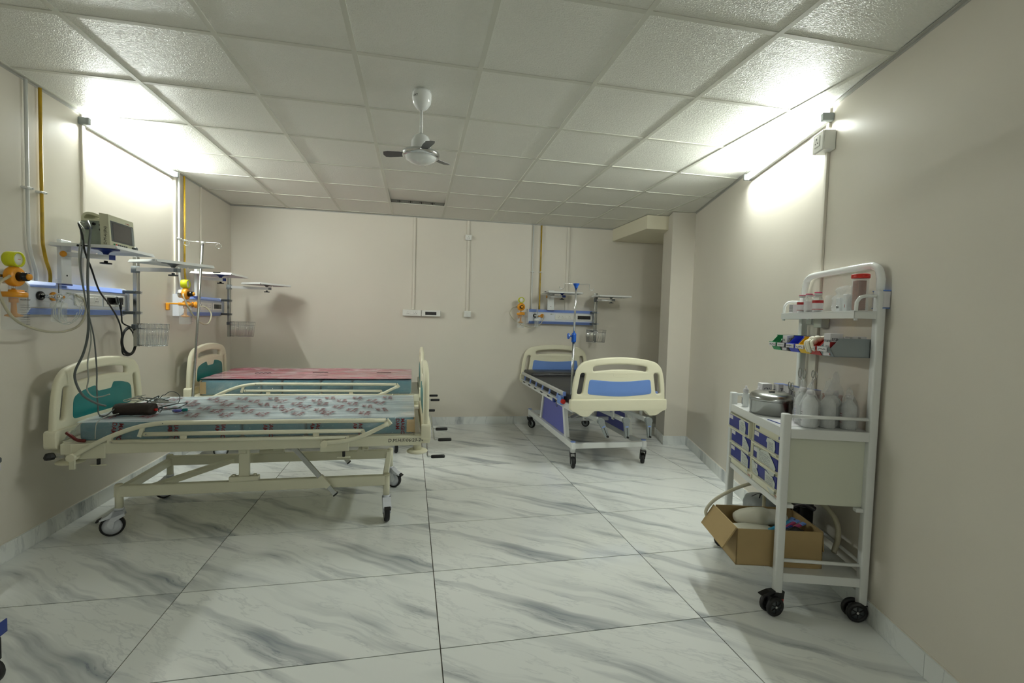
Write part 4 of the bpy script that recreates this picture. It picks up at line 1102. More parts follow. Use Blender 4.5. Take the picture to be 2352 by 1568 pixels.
# mattresses
def mattress(name, label, loc, L, W, H_, seams, mt='teald', edge=None):
    t = thing(name, label, 'mattress', loc, 0)
    xs = [0] + seams + [L]
    for a, b in zip(xs[:-1], xs[1:]):
        mb = MB().rbox(a + .004, b - .004, -W / 2, W / 2, 0, H_, .022, seg=3)
        mb.build('foam_section', mt, t)
    return t
def wrap_mesh(L, W, H_, x0, amp=.004, off=.006, slump=.02, seed=3, top_only=False):
    """film draped over the block: grid over side-top-side with wrinkles"""
    nx = 90
    prof = []
    r = .02
    h, w_ = H_ + off, W / 2 + off
    prof += [(-w_, .0), (-w_, .04), (-w_, .08), (-w_, h - r)] if h > .12 else [(-w_, 0), (-w_, h * .5), (-w_, h - r)]
    prof += [(-w_ + r * .3, h - r * .3), (-w_ + r, h)]
    for i in range(1, 18): prof.append((-w_ + r + (2 * w_ - 2 * r) * i / 18, h))
    prof += [(w_ - r, h), (w_ - r * .3, h - r * .3), (w_, h - r)]
    prof += [(w_, .08), (w_, .04), (w_, 0)] if h > .12 else [(w_, h * .5), (w_, 0)]
    vs = []; fs = []; m = len(prof)
    for i in range(nx + 1):
        x = x0 - off + (L + 2 * off) * i / nx
        for j, (y, z) in enumerate(prof):
            d = noise.noise((x * 2.2 + seed, y * 14, z * 12)) * amp + abs(noise.noise((x * 5, y * 30 + seed, z * 20))) * amp * .8
            yy, zz = y, z
            if abs(abs(y) - w_) < 1e-6: yy += math.copysign(max(d, -.002), y)
            else: zz += max(d, -.003)
            vs.append((x, yy, zz))
    for i in range(nx):
        for j in range(m - 1): fs.append((i * m + j, (i + 1) * m + j, (i + 1) * m + j + 1, i * m + j + 1))
    return vs, fs, m
def prints(parent, L, W, H_, rows, seed=1):
    r_ = random.Random(seed)
    base = text_mesh('MAGIC\nDAM', .052, .0, Matrix.Identity(4), bold=.0012); bv = [v.co.copy() for v in base.vertices]; bf = [list(p.vertices) for p in base.polygons]
    mt, ms = MB(), MB()
    i = 0
    x = .16
    while x < L - .02:
        T = Matrix.Translation((x + .05, -W / 2 - .0115, H_ - .004)) @ Matrix.Rotation(PI / 2, 4, 'X') @ Matrix.Rotation(math.radians(-94 + r_.uniform(-8, 8)), 4, 'Z') @ Matrix.Scale(.62, 4)
        ms.add(bv, bf, False, T)
        x += .262 + r_.uniform(-.02, .02)
    nx = int(L / .205)
    for i in range(nx):
        for k in range(rows):
            y = -W / 2 + .15 + k * (W - .17) / rows + r_.uniform(-.012, .012)
            xx = .12 + i * .205 + (.10 if k % 2 else 0) + r_.uniform(-.025, .025)
            if xx > L - .08: continue
            T = Matrix.Translation((xx, y, H_ + .0155)) @ Matrix.Rotation(math.radians(-90 + r_.uniform(-14, 14)), 4, 'Z') @ Matrix.Scale(.80, 4)
            mt.add(bv, bf, False, T)
    o = mt.build('printed_lettering', 'printred', parent); o['kind'] = 'stuff'
    o = ms.build('side_lettering', 'printred', parent); o['kind'] = 'stuff'
bpy.context.view_layer.update()
mL, mW, mH = 1.855, .87, .108
m1 = mattress('mattress', 'teal foam mattress sealed in clear printed plastic on the nearest bed', (-1.82, 3.525, .6008), mL, mW, mH, [.46, .84, 1.20])
vs, fs, mm_ = wrap_mesh(mL, mW, mH, 0, amp=.006, off=.004, seed=3)
def is_top(f, vs, h): return sum(vs[i][2] for i in f) / len(f) > h - .004
MB().add(vs, [f for f in fs if is_top(f, vs, mH)], True).build('plastic_wrap', 'wrap', m1)
MB().add(vs, [f for f in fs if not is_top(f, vs, mH)], True).build('side_wrap', 'wrapside', m1)
# crumpled, loosely gathered film at the head end
mb = MB()
P = []
for i in range(9):
    for j in range(13):
        x = -.004 - .070 * (i / 8) ; y = -mW / 2 + .03 + .30 * j / 12; z = .10 - .09 * (i / 8) + .012 * noise.noise((i * .9, j * .8, 2))
        P.append((x + .01 * noise.noise((i, j * .7, 5)), y - .03 * (i / 8), max(.004, z)))
mb.add(P, [(i * 13 + j, (i + 1) * 13 + j, (i + 1) * 13 + j + 1, i * 13 + j + 1) for i in range(8) for j in range(12)], True)
mb.build('loose_film', 'wrap', m1)
MB().tube(smooth_pts([(-.060, -.425, .048), (-.035, -.435, .034), (.0, -.442, .010), (.04, -.443, .004)], 4), .009, 6).build('red_binding', 'maroon', m1)
for z0 in (.004,):
    MB().prism([(mL + .0005, -mW / 2 + .01), (mL + .006, -mW / 2 + .01), (mL + .006, mW / 2 - .01), (mL + .0005, mW / 2 - .01)], .004, mH - .004, 'Z').build('tan_end', 'tan', m1)
    MB().box(mL - .045, mL, -mW / 2 - .0035, -mW / 2 - .0005, .012, mH - .014).build('tan_end', 'tan', m1)
mb = MB()
for y0, y1 in ((-.40, -.27), (-.15, -.04), (.17, .30)):
    mb.prism(round_poly([(mL - .10, y0 + .02), (mL - .004, y0 - .02), (mL - .004, y1 + .02), (mL - .07, y1)], .02, 3), mH + .0005, mH + .0022, 'Z')
mb.build('tan_flap', 'tan', m1)
prints(m1, mL - .02, mW, mH, 6)
m2 = mattress('mattress', 'teal foam mattress under a pink printed film on the rear left bed', (-1.83, 5.135, .6008), mL, mW, .135, [.50, .68, 1.02, 1.30])
W2, H2 = mW, .135
vs, fs, mm_ = wrap_mesh(mL, W2, H2, 0, amp=.009, off=.004, seed=9)
MB().add(vs, fs, True).build('plastic_wrap', 'wrapside', m2)
# pink film on top, folding over the far side
vs = []; fs = []; nx, ny = 70, 16
for i in range(nx + 1):
    for j in range(ny + 1):
        x = .0 + mL * i / nx; y = -W2 / 2 + .004 + (W2 - .004) * j / ny
        z = H2 + .013 + .010 * max(0, noise.noise((x * 3 + 4, y * 5, 0))) + (.022 * max(0, noise.noise((x * 1.3, 7, 0)) + .3) if j > ny - 3 else 0)
        vs.append((x, y, z))
for i in range(nx):
    for j in range(ny): fs.append((i * (ny + 1) + j, (i + 1) * (ny + 1) + j, (i + 1) * (ny + 1) + j + 1, i * (ny + 1) + j + 1))
MB().add(vs, fs, True).build('pink_film', 'pinkfilm', m2)
MB().box(.0, .003, -W2 / 2 + .01, W2 / 2 - .01, .0, H2 - .01, Matrix.Translation((-.0035, 0, 0))).build('tan_end', 'tan', m2)
MB().box(.0, .05, -W2 / 2 - .003, -W2 / 2 - .0005, .01, H2 - .015).build('tan_end', 'tan', m2)
mk = MB()
for x, y in ((.36, -.1), (.88, -.05), (1.5, -.02)):
    q = [Vector((x + .018 * k, y + (.03 if k % 2 else -.02) + .01 * noise.noise((k, x, 0)), H2 + .028)) for k in range(9)]
    mk.tube(q, .003, 4)
mk.build('pen_scrawl', 'inkb', m2)

# --------------------------------------------------------------- blue bed at the back wall (local x runs from head to foot)
def bed_blue():
    t = thing('hospital_bed', 'cream hospital bed with blue panels and black mattress in the right corner', 'bed', (1.862, 5.935, 0), -PI / 2)
    L = 2.01
    end_board(t, 'headboard', .031, 1, 'blue', W=.93); end_board(t, 'footboard', L - .031, 1, 'blue', W=.93)
    for sy in (-1, 1):
        MB().rbox(.07, L - .05, sy * .43 - .012, sy * .43 + .012, .545, .605, .003).build('side_beam', 'white', t)
    MB().box(.07, L - .06, -.418, .418, .59, .60).build('deck_panel', 'white', t)
    # flat aluminium side rails folded to deck height
    for sy in (-1, 1):
        y = sy * .462
        o = MB().rbox(.16, 1.80, y - .014, y + .014, .668, .705, .008, seg=2).build('side_rail', 'alu', t)
        MB().rbox(1.80, 1.822, y - .015, y + .015, .666, .707, .006, seg=2).build('rail_end_cap', 'blueunit', o)
        MB().rbox(.10, 1.72, y - .010, y + .010, .592, .612, .003).build('lower_rail', 'alu', t)
        for k in range(6):
            xx = .30 + k * .262
            q = MB().bar((xx - .03, y, .60), (xx + .015, y, .672), .012, .022).build('rail_post', 'blueunit', t)
            MB().rbox(xx - .05, xx + .0, y - .014, y + .014, .583, .598, .003).build('post_joint', 'black', q)
        q = MB().rbox(1.66, 1.76, y - .02, y + .016, .575, .655, .005).build('latch_block', 'blue', t)
        MB().cyl((1.765, y - .0, .61), (1.79, y, .61), .022, 14).build('latch_knob', 'red', q)
        MB().rbox(1.50, 1.545, y - .018, y + .010, .560, .60, .003).build('rail_stop', 'navy', t)
        MB().tube(smooth_pts([(1.57, y, .575), (1.58, y - .0, .54), (1.60, y, .53), (1.615, y, .55)], 4), .003, 6).build('drain_hook', 'black', t)
    # base: long beams, A-frames with violet panels
    by = .358
    for sy in (-1, 1):
        MB().rbox(.17, 1.83, sy * by - .02, sy * by + .02, .168, .225, .004).build('base_beam', 'white', t)
        poly = [(.74, .225), (.84, .555), (.90, .555), (.80, .225)]
        a = MB().prism([(.62, .225), (.72, .555), (.775, .555), (.675, .225)], sy * .335 - .018, sy * .335 + .018, 'Y').build('frame_post', 'white', t)
        b = MB().prism([(1.52, .225), (1.42, .555), (1.475, .555), (1.58, .225)], sy * .335 - .018, sy * .335 + .018, 'Y').build('frame_post', 'white', t)
        MB().rbox(.74, 1.46, sy * .335 - .018, sy * .335 + .018, .50, .548, .003).build('frame_rail', 'white', t)
        pn = round_poly([(.70, .235), (1.535, .235), (1.40, .495), (.79, .495)], .02, 3)
        pn = round_poly([(.688, .230), (1.505, .230), (1.435, .497), (.765, .497)], .015, 3)
        MB().prism(pn, sy * .335 - .008, sy * .335 + .008, 'Y').build('side_panel', 'purple', t)
    for xx in (.20, 1.80):
        MB().rbox(xx - .02, xx + .02, -by, by, .172, .222, .003).build('base_crossbar', 'white', t)
    for xx, sy, a_ in ((.185, -1, math.radians(35)), (.185, 1, math.radians(55)), (1.80, -1, math.radians(-10)), (1.80, 1, math.radians(160))):
        o = MB().cyl((xx, sy * by, .135), (xx, sy * by, .232), .024, 16).build('leg', 'white', t)
        MB().cyl((xx, sy * by, .232), (xx, sy * by, .238), .024, 14).build('leg_cap', 'blueunit', o)
        caster(t, xx, sy * by, a_, 'black', .052)
    MB().rbox(1.0, 1.04, -.33, .33, .26, .30, .003).build('lift_crossbar', 'white', t)
    MB().bar((1.02, -.1, .30), (1.55, -.05, .50), .03, .03).build('lift_arm', 'white', t)
    for k, (yy, a_) in enumerate(((-.20, 24), (.04, 4), (.26, 3))):
        z0 = .50 - .012
        MB().bar((L - .42, yy - .04, .49), (L + .03, yy, .48), .034, .034).build('crank_tube', 'white', t)
        q = MB().cyl((L + .025, yy, .48), (L + .07, yy, .48), .030, 18).build('crank_joint', 'grey', t)
        A = Matrix.Translation((L + .055, yy, .48)) @ Matrix.Rotation(math.radians(a_), 4, 'X')
        MB().prism([(-.026, 0), (.026, 0), (.015, -.155), (-.015, -.155)], -.012, .012, 'X', A).build('crank_arm', 'grey', q)
        MB().rbox(.0118, .0128, -.014, .014, -.055, -.045, .0003, A).build('crank_badge', 'blueunit', q)
        MB().rbox(.0115, .0125, -.003, .003, -.145, -.06, .0003, A).build('crank_slot', 'hole', q)
        MB().cyl((0, 0, 0), (.02, 0, 0), .009, 10, T=A @ Matrix.Translation((.010, 0, -.143))).build('crank_peg', 'black', q)
    for yy in (-.30, -.02, .26):
        o = MB().rbox(L - .12, L - .08, yy - .006, yy + .006, .465, .545, .002).build('hanger_plate', 'white', t)
        MB().cyl((L - .078, yy, .48), (L - .074, yy, .48), .007, 8).build('bolt', 'steel', o)
    return t
bed3 = bed_blue()
t = thing('mattress', 'thin black vinyl mattress on the blue panelled bed', 'mattress', (1.862, 5.86, .6008), -PI / 2)
MB().rbox(.0, .40, -.43, .43, .02, .125, .02, seg=3).build('pillow_section', 'vinyl', t)
MB().rbox(.0, 1.86, -.428, .428, .0, .085, .018, seg=3).build('mattress_body', 'vinyl', t)

# --------------------------------------------------------------- drip stands
def drip(label, x, y, z0, z1, lean, style):
    t = thing('drip_stand', label, 'drip stand', (x, y, z0), 0)
    h = z1 - z0
    lx, ly = lean
    if style == 'blue':
        MB().cyl((0, 0, 0), (lx * .5, ly * .5, h * .60), .0125, 12).build('lower_pole', 'steel', t)
        MB().cyl((lx * .5, ly * .5, h * .60), (lx, ly, h - .03), .009, 12).build('upper_pole', 'chrome', t)
        c = MB().lathe([(0, h * .555), (.020, h * .555), (.022, h * .565), (.022, h * .615), (.017, h * .625), (0, h * .625)], 14, Matrix.Translation((lx * .5, ly * .5, 0))).build('height_clamp', 'royal', t)
        MB().cyl((lx * .5 - .01, ly * .5, h * .60), (lx * .5 - .045, ly * .5, h * .60), .007, 8).build('clamp_screw', 'royal', c)
        MB().lathe([(0, -.006), (.026, -.006), (.026, .006), (0, .006)], 8, Matrix.Translation((lx * .5 - .052, ly * .5, h * .60)) @ Matrix.Rotation(PI / 2, 4, 'Y'), smooth=False).build('clamp_wheel', 'royal', c)
        MB().lathe([(0, h - .045), (.014, h - .045), (.016, h - .03), (.030, h - .005), (.030, h), (0, h)], 12, Matrix.Translation((lx, ly, 0))).build('hook_head', 'royal', t)
        for s in (-1, 1):
            pts = [(lx, ly, h - .008), (lx + s * .112, ly - .02, h - .004)]
            pts += [(lx + s * (.118 + .0), ly - .02, h - .014)] + [(lx + s * (.142 - .022 * math.cos(a)), ly - .02, h - .036 - .022 * math.sin(a)) for a in (0, .5, 1.0, 1.57, 2.1, 2.6, 3.1)]
            MB().tube(smooth_pts(pts, 4), .0028, 6).build('hook', 'chrome', t)
    else:
        MB().cyl((0, 0, 0), (lx, ly, h), .0105, 12).build('pole', 'steel', t)
        MB().cyl((lx, ly, h - .02), (lx, ly, h + .002), .0135, 12).build('pole_cap', 'alu', t)
        for s in (-1, 1):
            r = .022
            cx, cz = lx + s * .125, h - .012 - s * .006
            pts = [(lx, ly, h - .002), (lx + s * .12, ly, h - s * .002)] + [(cx + s * r * math.sin(a), ly, cz - r * .2 + r * math.cos(a) - .006) for a in (0.3, 1.0, 1.8, 2.6, 3.4, 4.2, 5.0, 5.8)]
            MB().tube(smooth_pts(pts, 4), .0026, 6).build('hook_ring', 'chrome', t)
    return t
drip('plain steel drip stand with two ring hooks on the rear left bed', -1.862, 4.625, .50, 1.955, (.085, 0), 'plain')
drip('drip stand with blue clamp and hook head on the blue panelled bed', 1.455, 4.09, .50, 1.700, (.012, 0), 'blue')

# --------------------------------------------------------------- cuff and leads on the nearest mattress
zt = .6008 + mH + .012
t = thing('pressure_cuff', 'dark brown rolled pressure cuff lying on the nearest mattress', 'cuff', (-1.60, 3.22, zt), 0)
A = Matrix.Rotation(PI / 2, 4, 'Y')
mb = MB()
ns, nl = 18, 12
vs = []
for i in range(nl + 1):
    for k in range(ns):
        a = 2 * PI * k / ns; r = .036 * (1 + .06 * noise.noise((i * .5, math.cos(a) * 2, math.sin(a) * 2))) * (.92 if i in (0, nl) else 1)
        vs.append((-.10 + .20 * i / nl, r * math.cos(a) * 1.25, .036 + r * math.sin(a)))
fs = [(i * ns + k, i * ns + (k + 1) % ns, (i + 1) * ns + (k + 1) % ns, (i + 1) * ns + k) for i in range(nl) for k in range(ns)] + [tuple(range(ns)), tuple(nl * ns + k for k in range(ns))]
mb.add(vs, fs, True).build('cuff_roll', 'brownbag', t)
MB().prism([(-.16, -.03), (-.10, -.04), (-.10, .03), (-.15, .02)], .0, .006, 'Z').build('cuff_tail', 'brownbag', t)
MB().cyl((.10, .0, .03), (.115, 0, .032), .008, 8).build('cuff_port', 'red', t)
lr = random.Random(21)
def tangle(label, cx, cy, cz, n, sx, sy, m, r, name='sensor_lead'):
    pts = [(cx, cy, cz)]
    for k in range(n):
        a = lr.uniform(0, 2 * PI)
        pts.append((cx + sx * math.cos(a) * lr.uniform(.3, 1), cy + sy * math.sin(a) * lr.uniform(.3, 1), cz + lr.uniform(0, .05)))
    hose(name, label, pts, r, m, 'cable', 7, None, 6)
zc = zt + .075
tangle('white sensor lead wound over the brown cuff', -1.60, 3.21, zc, 8, .11, .035, 'lcable', .0025)
tangle('thin cream sensor lead looped at the right end of the cuff', -1.47, 3.25, zt + .05, 9, .10, .06, 'lcable', .0022)
tangle('dark grey sensor lead coiled behind the cuff', -1.56, 3.33, zt + .045, 9, .10, .05, 'gcable', .0038)
tangle('grey sensor lead lying flat beyond the cuff', -1.42, 3.27, zt + .008, 9, .14, .05, 'gcable', .0028)
hose('sensor_lead', 'open grey lead loop standing up behind the cuff', [(-1.55, 3.30, zt + .03), (-1.50, 3.31, zt + .10)] + [(-1.445 + .045 * math.cos(a), 3.31, zt + .085 + .042 * math.sin(a)) for a in (2.6, 1.9, 1.2, .5, -.2, -.9, -1.6)] + [(-1.50, 3.30, zt + .03), (-1.56, 3.29, zt + .02)], .0024, 'gcable', 'cable')
hose('sensor_lead', 'white lead hanging from the cuff over the mattress edge', [(-1.66, 3.17, zt + .02), (-1.70, 3.12, zt + .012), (-1.712, 3.066, zt - .008), (-1.716, 3.058, zt - .05), (-1.718, 3.058, zt - .10)], .0022, 'lcable', 'cable')
t = thing('sensor_clip', 'blue and violet finger sensor clip beyond the cuff', 'sensor', (-1.385, 3.30, zt + .002), math.radians(12))
MB().rbox(-.05, .0, -.008, .008, 0, .016, .004).build('clip_body', 'purple', t)
MB().rbox(0, .03, -.010, .010, 0, .02, .004).build('clip_tip', 'teal', t)
t = thing('flat_pouch', 'grey flat sensor pouch tucked at the left end of the cuff', 'pouch', (-1.735, 3.205, zt), math.radians(-8))
MB().rbox(-.03, .045, -.03, .03, 0, .010, .003).build('pouch', 'grey', t)

# ------------------------------------------------------------------ medicine trolley (local x towards the wall, y away from the camera)
TO = Vector((1.722, 1.865)); TA = math.atan2(-.3053, .952)
def tw(a, b, z=0):
    return (TO.x + a * .952 + b * .3053, TO.y - a * .3053 + b * .952, z)
t = trolley = thing('medicine_trolley', 'white tubular medicine trolley with blue drawers against the right wall', 'trolley', tw(0, 0), TA)
DX, LY = .375, .665
p_ = .0185
for (x, y, z1) in ((0, 0, .955), (0, LY, .955)):
    MB().rbox(x - p_, x + p_, y - p_, y + p_, .105, z1, .006, seg=2).build('post', 'white', t)
# back posts run up and join over the top as a bent handle
for y in (0, LY):
    MB().rbox(DX - p_, DX + p_, y - p_, y + p_, .075, 1.535, .006, seg=2).build('post', 'white', t)
MB().tube([Vector((DX, 0, 1.53))] + smooth_pts([(DX, 0, 1.585), (DX, .018, 1.630), (DX, .060, 1.652)], 5) + [Vector((DX, .12, 1.655)), Vector((DX, LY - .12, 1.655))] + smooth_pts([(DX, LY - .060, 1.652), (DX, LY - .018, 1.630), (DX, LY, 1.585)], 5) + [Vector((DX, LY, 1.53))], .0175, 12).build('top_handle', 'gloss', t)
# top shelf
sx = .262
MB().rbox(sx, DX + .015, -.012, LY + .030, 1.4345, 1.4385, .001).build('shelf_plate', 'white', t)
MB().rbox(sx, sx + .004, -.012, LY + .030, 1.404, 1.439, .001).build('shelf_lip', 'white', t)
MB().rbox(sx, DX - .014, -.012, -.008, 1.404, 1.439, .001).build('shelf_lip', 'white', t)
MB().rbox(sx, DX - .014, LY + .026, LY + .030, 1.404, 1.439, .001).build('shelf_lip', 'white', t)
for y in (-.004, LY + .022):
    MB().tube([Vector((sx + .012, y, 1.395))] + [Vector((sx + .012, y, 1.45))] + smooth_pts([(sx + .013, y, 1.478), (sx + .028, y, 1.500), (sx + .052, y, 1.508)], 5) + [Vector((DX - .016, y, 1.508))], .008, 10).build('shelf_rail', 'gloss', t)
# worktop and lips
MB().rbox(-.016, DX + .0, -.016, LY + .016, .868, .885, .002).build('worktop', 'white', t)
MB().rbox(-.017, -.012, .018, LY - .018, .842, .886, .001).build('worktop_lip', 'white', t)
MB().rbox(.018, DX - .018, -.017, -.012, .842, .886, .001).build('worktop_lip', 'white', t)
MB().rbox(.018, DX - .018, LY + .012, LY + .017, .842, .886, .001).build('worktop_lip', 'white', t)
for a, b, z in (((.018, -.002), (DX - .018, -.002), .943), ((.018, LY), (DX - .018, LY), .943), ((.018, 0), (DX - .018, 0), .258), ((.018, LY), (DX - .018, LY), .258), ((DX, .018), (DX, LY - .018), .262)):
    MB().tube([Vector((a[0], a[1], z)), Vector((b[0], b[1], z))], .0085, 10).build('guard_rail', 'gloss', t)
# lower shelf
MB().rbox(-.012, DX + .012, -.012, LY + .012, .196, .200, .001).build('lower_shelf', 'white', t)
for (x0, x1, y0, y1) in ((.018, DX - .018, -.014, -.009), (.018, DX - .018, LY + .009, LY + .014), (-.014, -.009, .018, LY - .018)):
    MB().rbox(x0, x1, y0, y1, .160, .201, .001).build('shelf_lip', 'white', t)
# drawer cabinets
MB().rbox(-.008, .010, .018, LY - .018, .500, .530, .003).build('cabinet_rail', 'white', t)
MB().rbox(.018, .05, -.010, .018, .510, .527, .002).build('cabinet_rest', 'white', t); MB().rbox(DX - .05, DX - .018, -.010, .018, .510, .527, .002).build('cabinet_rest', 'white', t)
c1 = MB().rbox(.002, DX - .004, .010, .335, .528, .842, .003).build('drawer_cabinet', 'cabinet', t)
c2 = MB().rbox(.002, DX - .004, .340, .655, .528, .842, .003).build('drawer_cabinet', 'cabinet', t)
def note(parent, poly, x, lines, seed, curl=None):
    r_ = random.Random(seed)
    MB().prism(poly, x - .0016, x - .0008, 'X').build('paper_note', 'paper', parent)
    if lines:
        y0, y1, z1, z0, n = lines
        mb = MB()
        for k in range(n):
            z = z1 + (z0 - z1) * k / max(1, n - 1)
            q = [Vector((x - .0018, y0 + (y1 - y0) * i / 14, z + r_.uniform(-.0025, .0025))) for i in range(15)]
            mb.tube(q, .0005, 3, cap=False)
        o = mb.build('handwriting', 'ink', parent); o['kind'] = 'stuff'
    if curl:
        A, B = curl
        MB().cyl(A, B, .005, 8).build('paper_curl', 'paper', parent)
def drawers(cab, ya, yb, pull, z_top):
    n = 3; hh = (z_top - .560) / n
    out = []
    MB().rbox(-.004, .004, ya, yb, .532, .838, .002).build('cabinet_frame', 'cream', cab)
    for k in range(n):
        z1 = z_top - k * hh; z0 = z1 - hh
        px0 = -.008 - (pull if k == 0 else 0)
        d = MB().rbox(px0, px0 + .012 + (pull if k == 0 else 0), ya + .008, yb - .008, z0 + .004, z1 - .002, .002).build('drawer', 'cream', cab)
        MB().rbox(px0 - .0035, px0, ya + .016, yb - .016, z0 + .020, z1 - .007, .001).build('drawer_front', 'drawer', d)
        MB().prism([(px0, z0 + .004), (px0 - .014, z0 + .010), (px0 - .014, z0 + .016), (px0, z0 + .020)], ya + .012, yb - .012, 'Y').build('drawer_pull', 'cream', d)
        MB().box(px0 - .0048, px0 - .0034, yb - .075, yb - .022, z1 - .030, z1 - .009).build('name_tab', 'boxw', d)
        out.append((d, px0 - .0035, z0, z1))
    mb = MB()
    MB().box(-.0052, -.0038, ya + .012, ya + .045, .538, .5395).build('red_lettering', 'redp', cab)
    MB().box(-.0052, -.0038, ya + .012, ya + .045, .543, .5445).build('red_lettering', 'redp', cab)
    return out
d1 = drawers(c1, .020, .330, 0, .812)
MB().box(-.0052, -.0038, .270, .315, .818, .832).build('maker_plate', 'navy', c1)
MB().box(-.0052, -.0038, .030, .052, .818, .832).build('maker_plate', 'navy', c1)
d2 = drawers(c2, .345, .650, .018, .836)
# torn paper notes (y runs away from the camera)
d, x, z0, z1 = d1[0]; note(d, [(.075, z0 + .006), (.062, z1 - .045), (.070, z1 - .012), (.10, z1 - .004), (.155, z1 - .010), (.165, z1 - .030), (.150, z1 - .035), (.150, z0 + .018), (.10, z0 + .000)], x - .001, (.085, .135, z1 - .025, z0 + .025, 7), 1)
d, x, z0, z1 = d1[1]; note(d, [(.065, z0 - .012), (.048, z1 - .052), (.075, z1 - .03), (.135, z1 + .006), (.265, z1 - .010), (.262, z0 + .006), (.16, z0 + .0), (.10, z0 - .016)], x - .001, (.11, .235, z1 - .015, z0 + .02, 8), 2, ((x - .004, .225, z1 - .006), (x - .004, .275, z1 - .006)))
d, x, z0, z1 = d1[2]; note(d, [(.055, z0 - .010), (.045, z1 - .040), (.075, z1 - .018), (.16, z1 - .008), (.155, z0 + .014), (.09, z0 - .02)], x - .001, (.065, .145, z1 - .028, z0 + .01, 9), 3)
note(d, [(.245, z0 + .004), (.235, z1 - .052), (.305, z1 + .002), (.320, z1 - .004), (.308, z1 - .06)], x - .001, (.255, .295, z1 - .04, z1 - .055, 3), 4)
d, x, z0, z1 = d2[0]; note(d, [(.385, z0 + .000), (.380, z1 - .040), (.395, z1 - .010), (.44, z1 - .002), (.475, z1 - .016), (.465, z0 + .02), (.43, z0 + .012)], x - .001, (.40, .455, z1 - .02, z0 + .03, 7), 5)
d, x, z0, z1 = d2[1]; note(d, [(.372, z0 - .004), (.368, z1 - .050), (.39, z1 - .035), (.43, z1 - .012), (.465, z1 - .004), (.46, z0 + .03), (.48, z0 + .006)], x - .001, (.385, .445, z1 - .03, z0 + .02, 7), 6)
d, x, z0, z1 = d2[2]; note(d, [(.385, z0 - .010), (.372, z0 + .01), (.372, z1 - .030), (.40, z1 - .012), (.475, z1 - .002), (.47, z0 + .02)], x - .001, (.385, .455, z1 - .02, z0 + .012, 9), 7)
# castors of the trolley
def small_castor(x, y, ang, zt, brake, label=None):
    r = .046
    T = Matrix.Translation((x, y, 0)) @ Matrix.Rotation(ang, 4, 'Z')
    mb = MB().prism([(-.030, zt), (.022, zt), (.040, zt - .02), (.050, .045), (.040, .034), (.030, .034), (.020, .07), (-.026, .072)], -.017, .017, 'Y', T)
    o = mb.build('castor', 'black', t)
    for s in (-1, 1):
        A = Matrix.Translation((x, y, r)) @ Matrix.Rotation(ang, 4, 'Z') @ Matrix.Translation((.026, s * .021, 0)) @ Matrix.Rotation(PI / 2, 4, 'X')
        MB().lathe([(r - .016, -.010), (r - .005, -.010), (r, -.005), (r, .005), (r - .005, .010), (r - .016, .010), (r - .016, -.010)], 22, A, cap=False).build('tyre', 'black', o)
        MB().lathe([(0, -.006), (r - .016, -.006), (r - .016, .006), (0, .006)], 16, A).build('wheel_hub', 'dgrey', o)
        MB().lathe([(0, -.0105), (.006, -.0105), (.006, .0105), (0, .0105)], 8, A).build('axle_bolt', 'alu', o)
        mb = MB()
        for k in range(6):
            mb.bar((0, 0, 0), (0, 0, .03), .005, .019, A @ Matrix.Rotation(k * PI / 3, 4, 'Z') @ Matrix.Rotation(PI / 2, 4, 'X'))
        mb.build('wheel_spoke', 'black', o)
    if brake: MB().prism([(.02, zt), (.06, zt - .012), (.092, zt - .010), (.095, zt - .004), (.05, zt + .008), (.02, zt + .008)], -.014, .014, 'Y', T).build('brake_lever', 'black', o)
    return o
c = small_castor(0, 0, math.radians(200), .108, True)
MB().box(-.002, .024, -.0185, -.0175, .062, .078).build('castor_sticker', 'redp', c)
small_castor(DX, 0, math.radians(178), .078, False); small_castor(0, LY, math.radians(160), .108, False); small_castor(DX, LY, math.radians(170), .078, False)
# rail carrying the bins
MB().rbox(DX - .012, DX - .002, .019, LY - .019, 1.232, 1.300, .002).build('bin_rail', 'dgrey', t)

# ------------------------------------------------------------------ storage bins
def tthing(name, label, cat, a, b, z, rot=0, group=None):
    return thing(name, label, cat, tw(a, b, z), TA + rot, group)
def bin_(label, m, b, w=.1005, dp=.190, h=.084, z=1.224, note_=True):
    o = tthing('storage_bin', label, 'bin', DX - .0125, b, z)
    hw = w / 2 - .002
    th = .003
    prof = [(0, 0), (-dp + .035, 0), (-dp + .018, .030), (-dp, .036), (-dp + .004, .040), (-dp + .050, h), (0, h)]
    # floor, back, sides, low front lip
    mb = MB().box(-dp + .035, 0, -hw, hw, 0, th); mb.build('bin_base', m, o)
    MB().box(-th, 0, -hw, hw, th, h).build('bin_back', m, o)
    for s in (-1, 1):
        MB().prism([(0, 0), (-dp + .035, 0), (-dp + .015, .036), (-dp + .055, h), (0, h)], s * hw - (th if s > 0 else 0), s * hw + (th if s < 0 else 0), 'Y').build('bin_side', m, o)
        MB().bar((-dp + .050, s * hw, h), (0, s * hw, h), .007, .005).build('bin_rim', m, o)
    MB().prism([(-dp + .035, 0), (-dp + .035 + th, 0), (-dp + .018 + th, .036), (-dp + .012, .038)], -hw, hw, 'Y').build('bin_front', m, o)
    MB().prism([(-dp + .010, .026), (-dp + .016, .026), (-dp + .014, .046), (-dp + .006, .046)], -hw - .001, hw + .001, 'Y').build('bin_lip', m, o)
    if note_:
        q = MB().box(-dp + .002, -dp + .006, -hw + .006, hw - .010, .023, .043).build('paper_label', 'boxw', o)
        r_ = random.Random(int(b * 1000))
        MB().tube([Vector((-dp + .0012, -hw + .014 + (2 * hw - .034) * i / 12, .033 + r_.uniform(-.004, .004))) for i in range(13)], .0009, 4).build('handwriting', 'inkb', q)
    return o
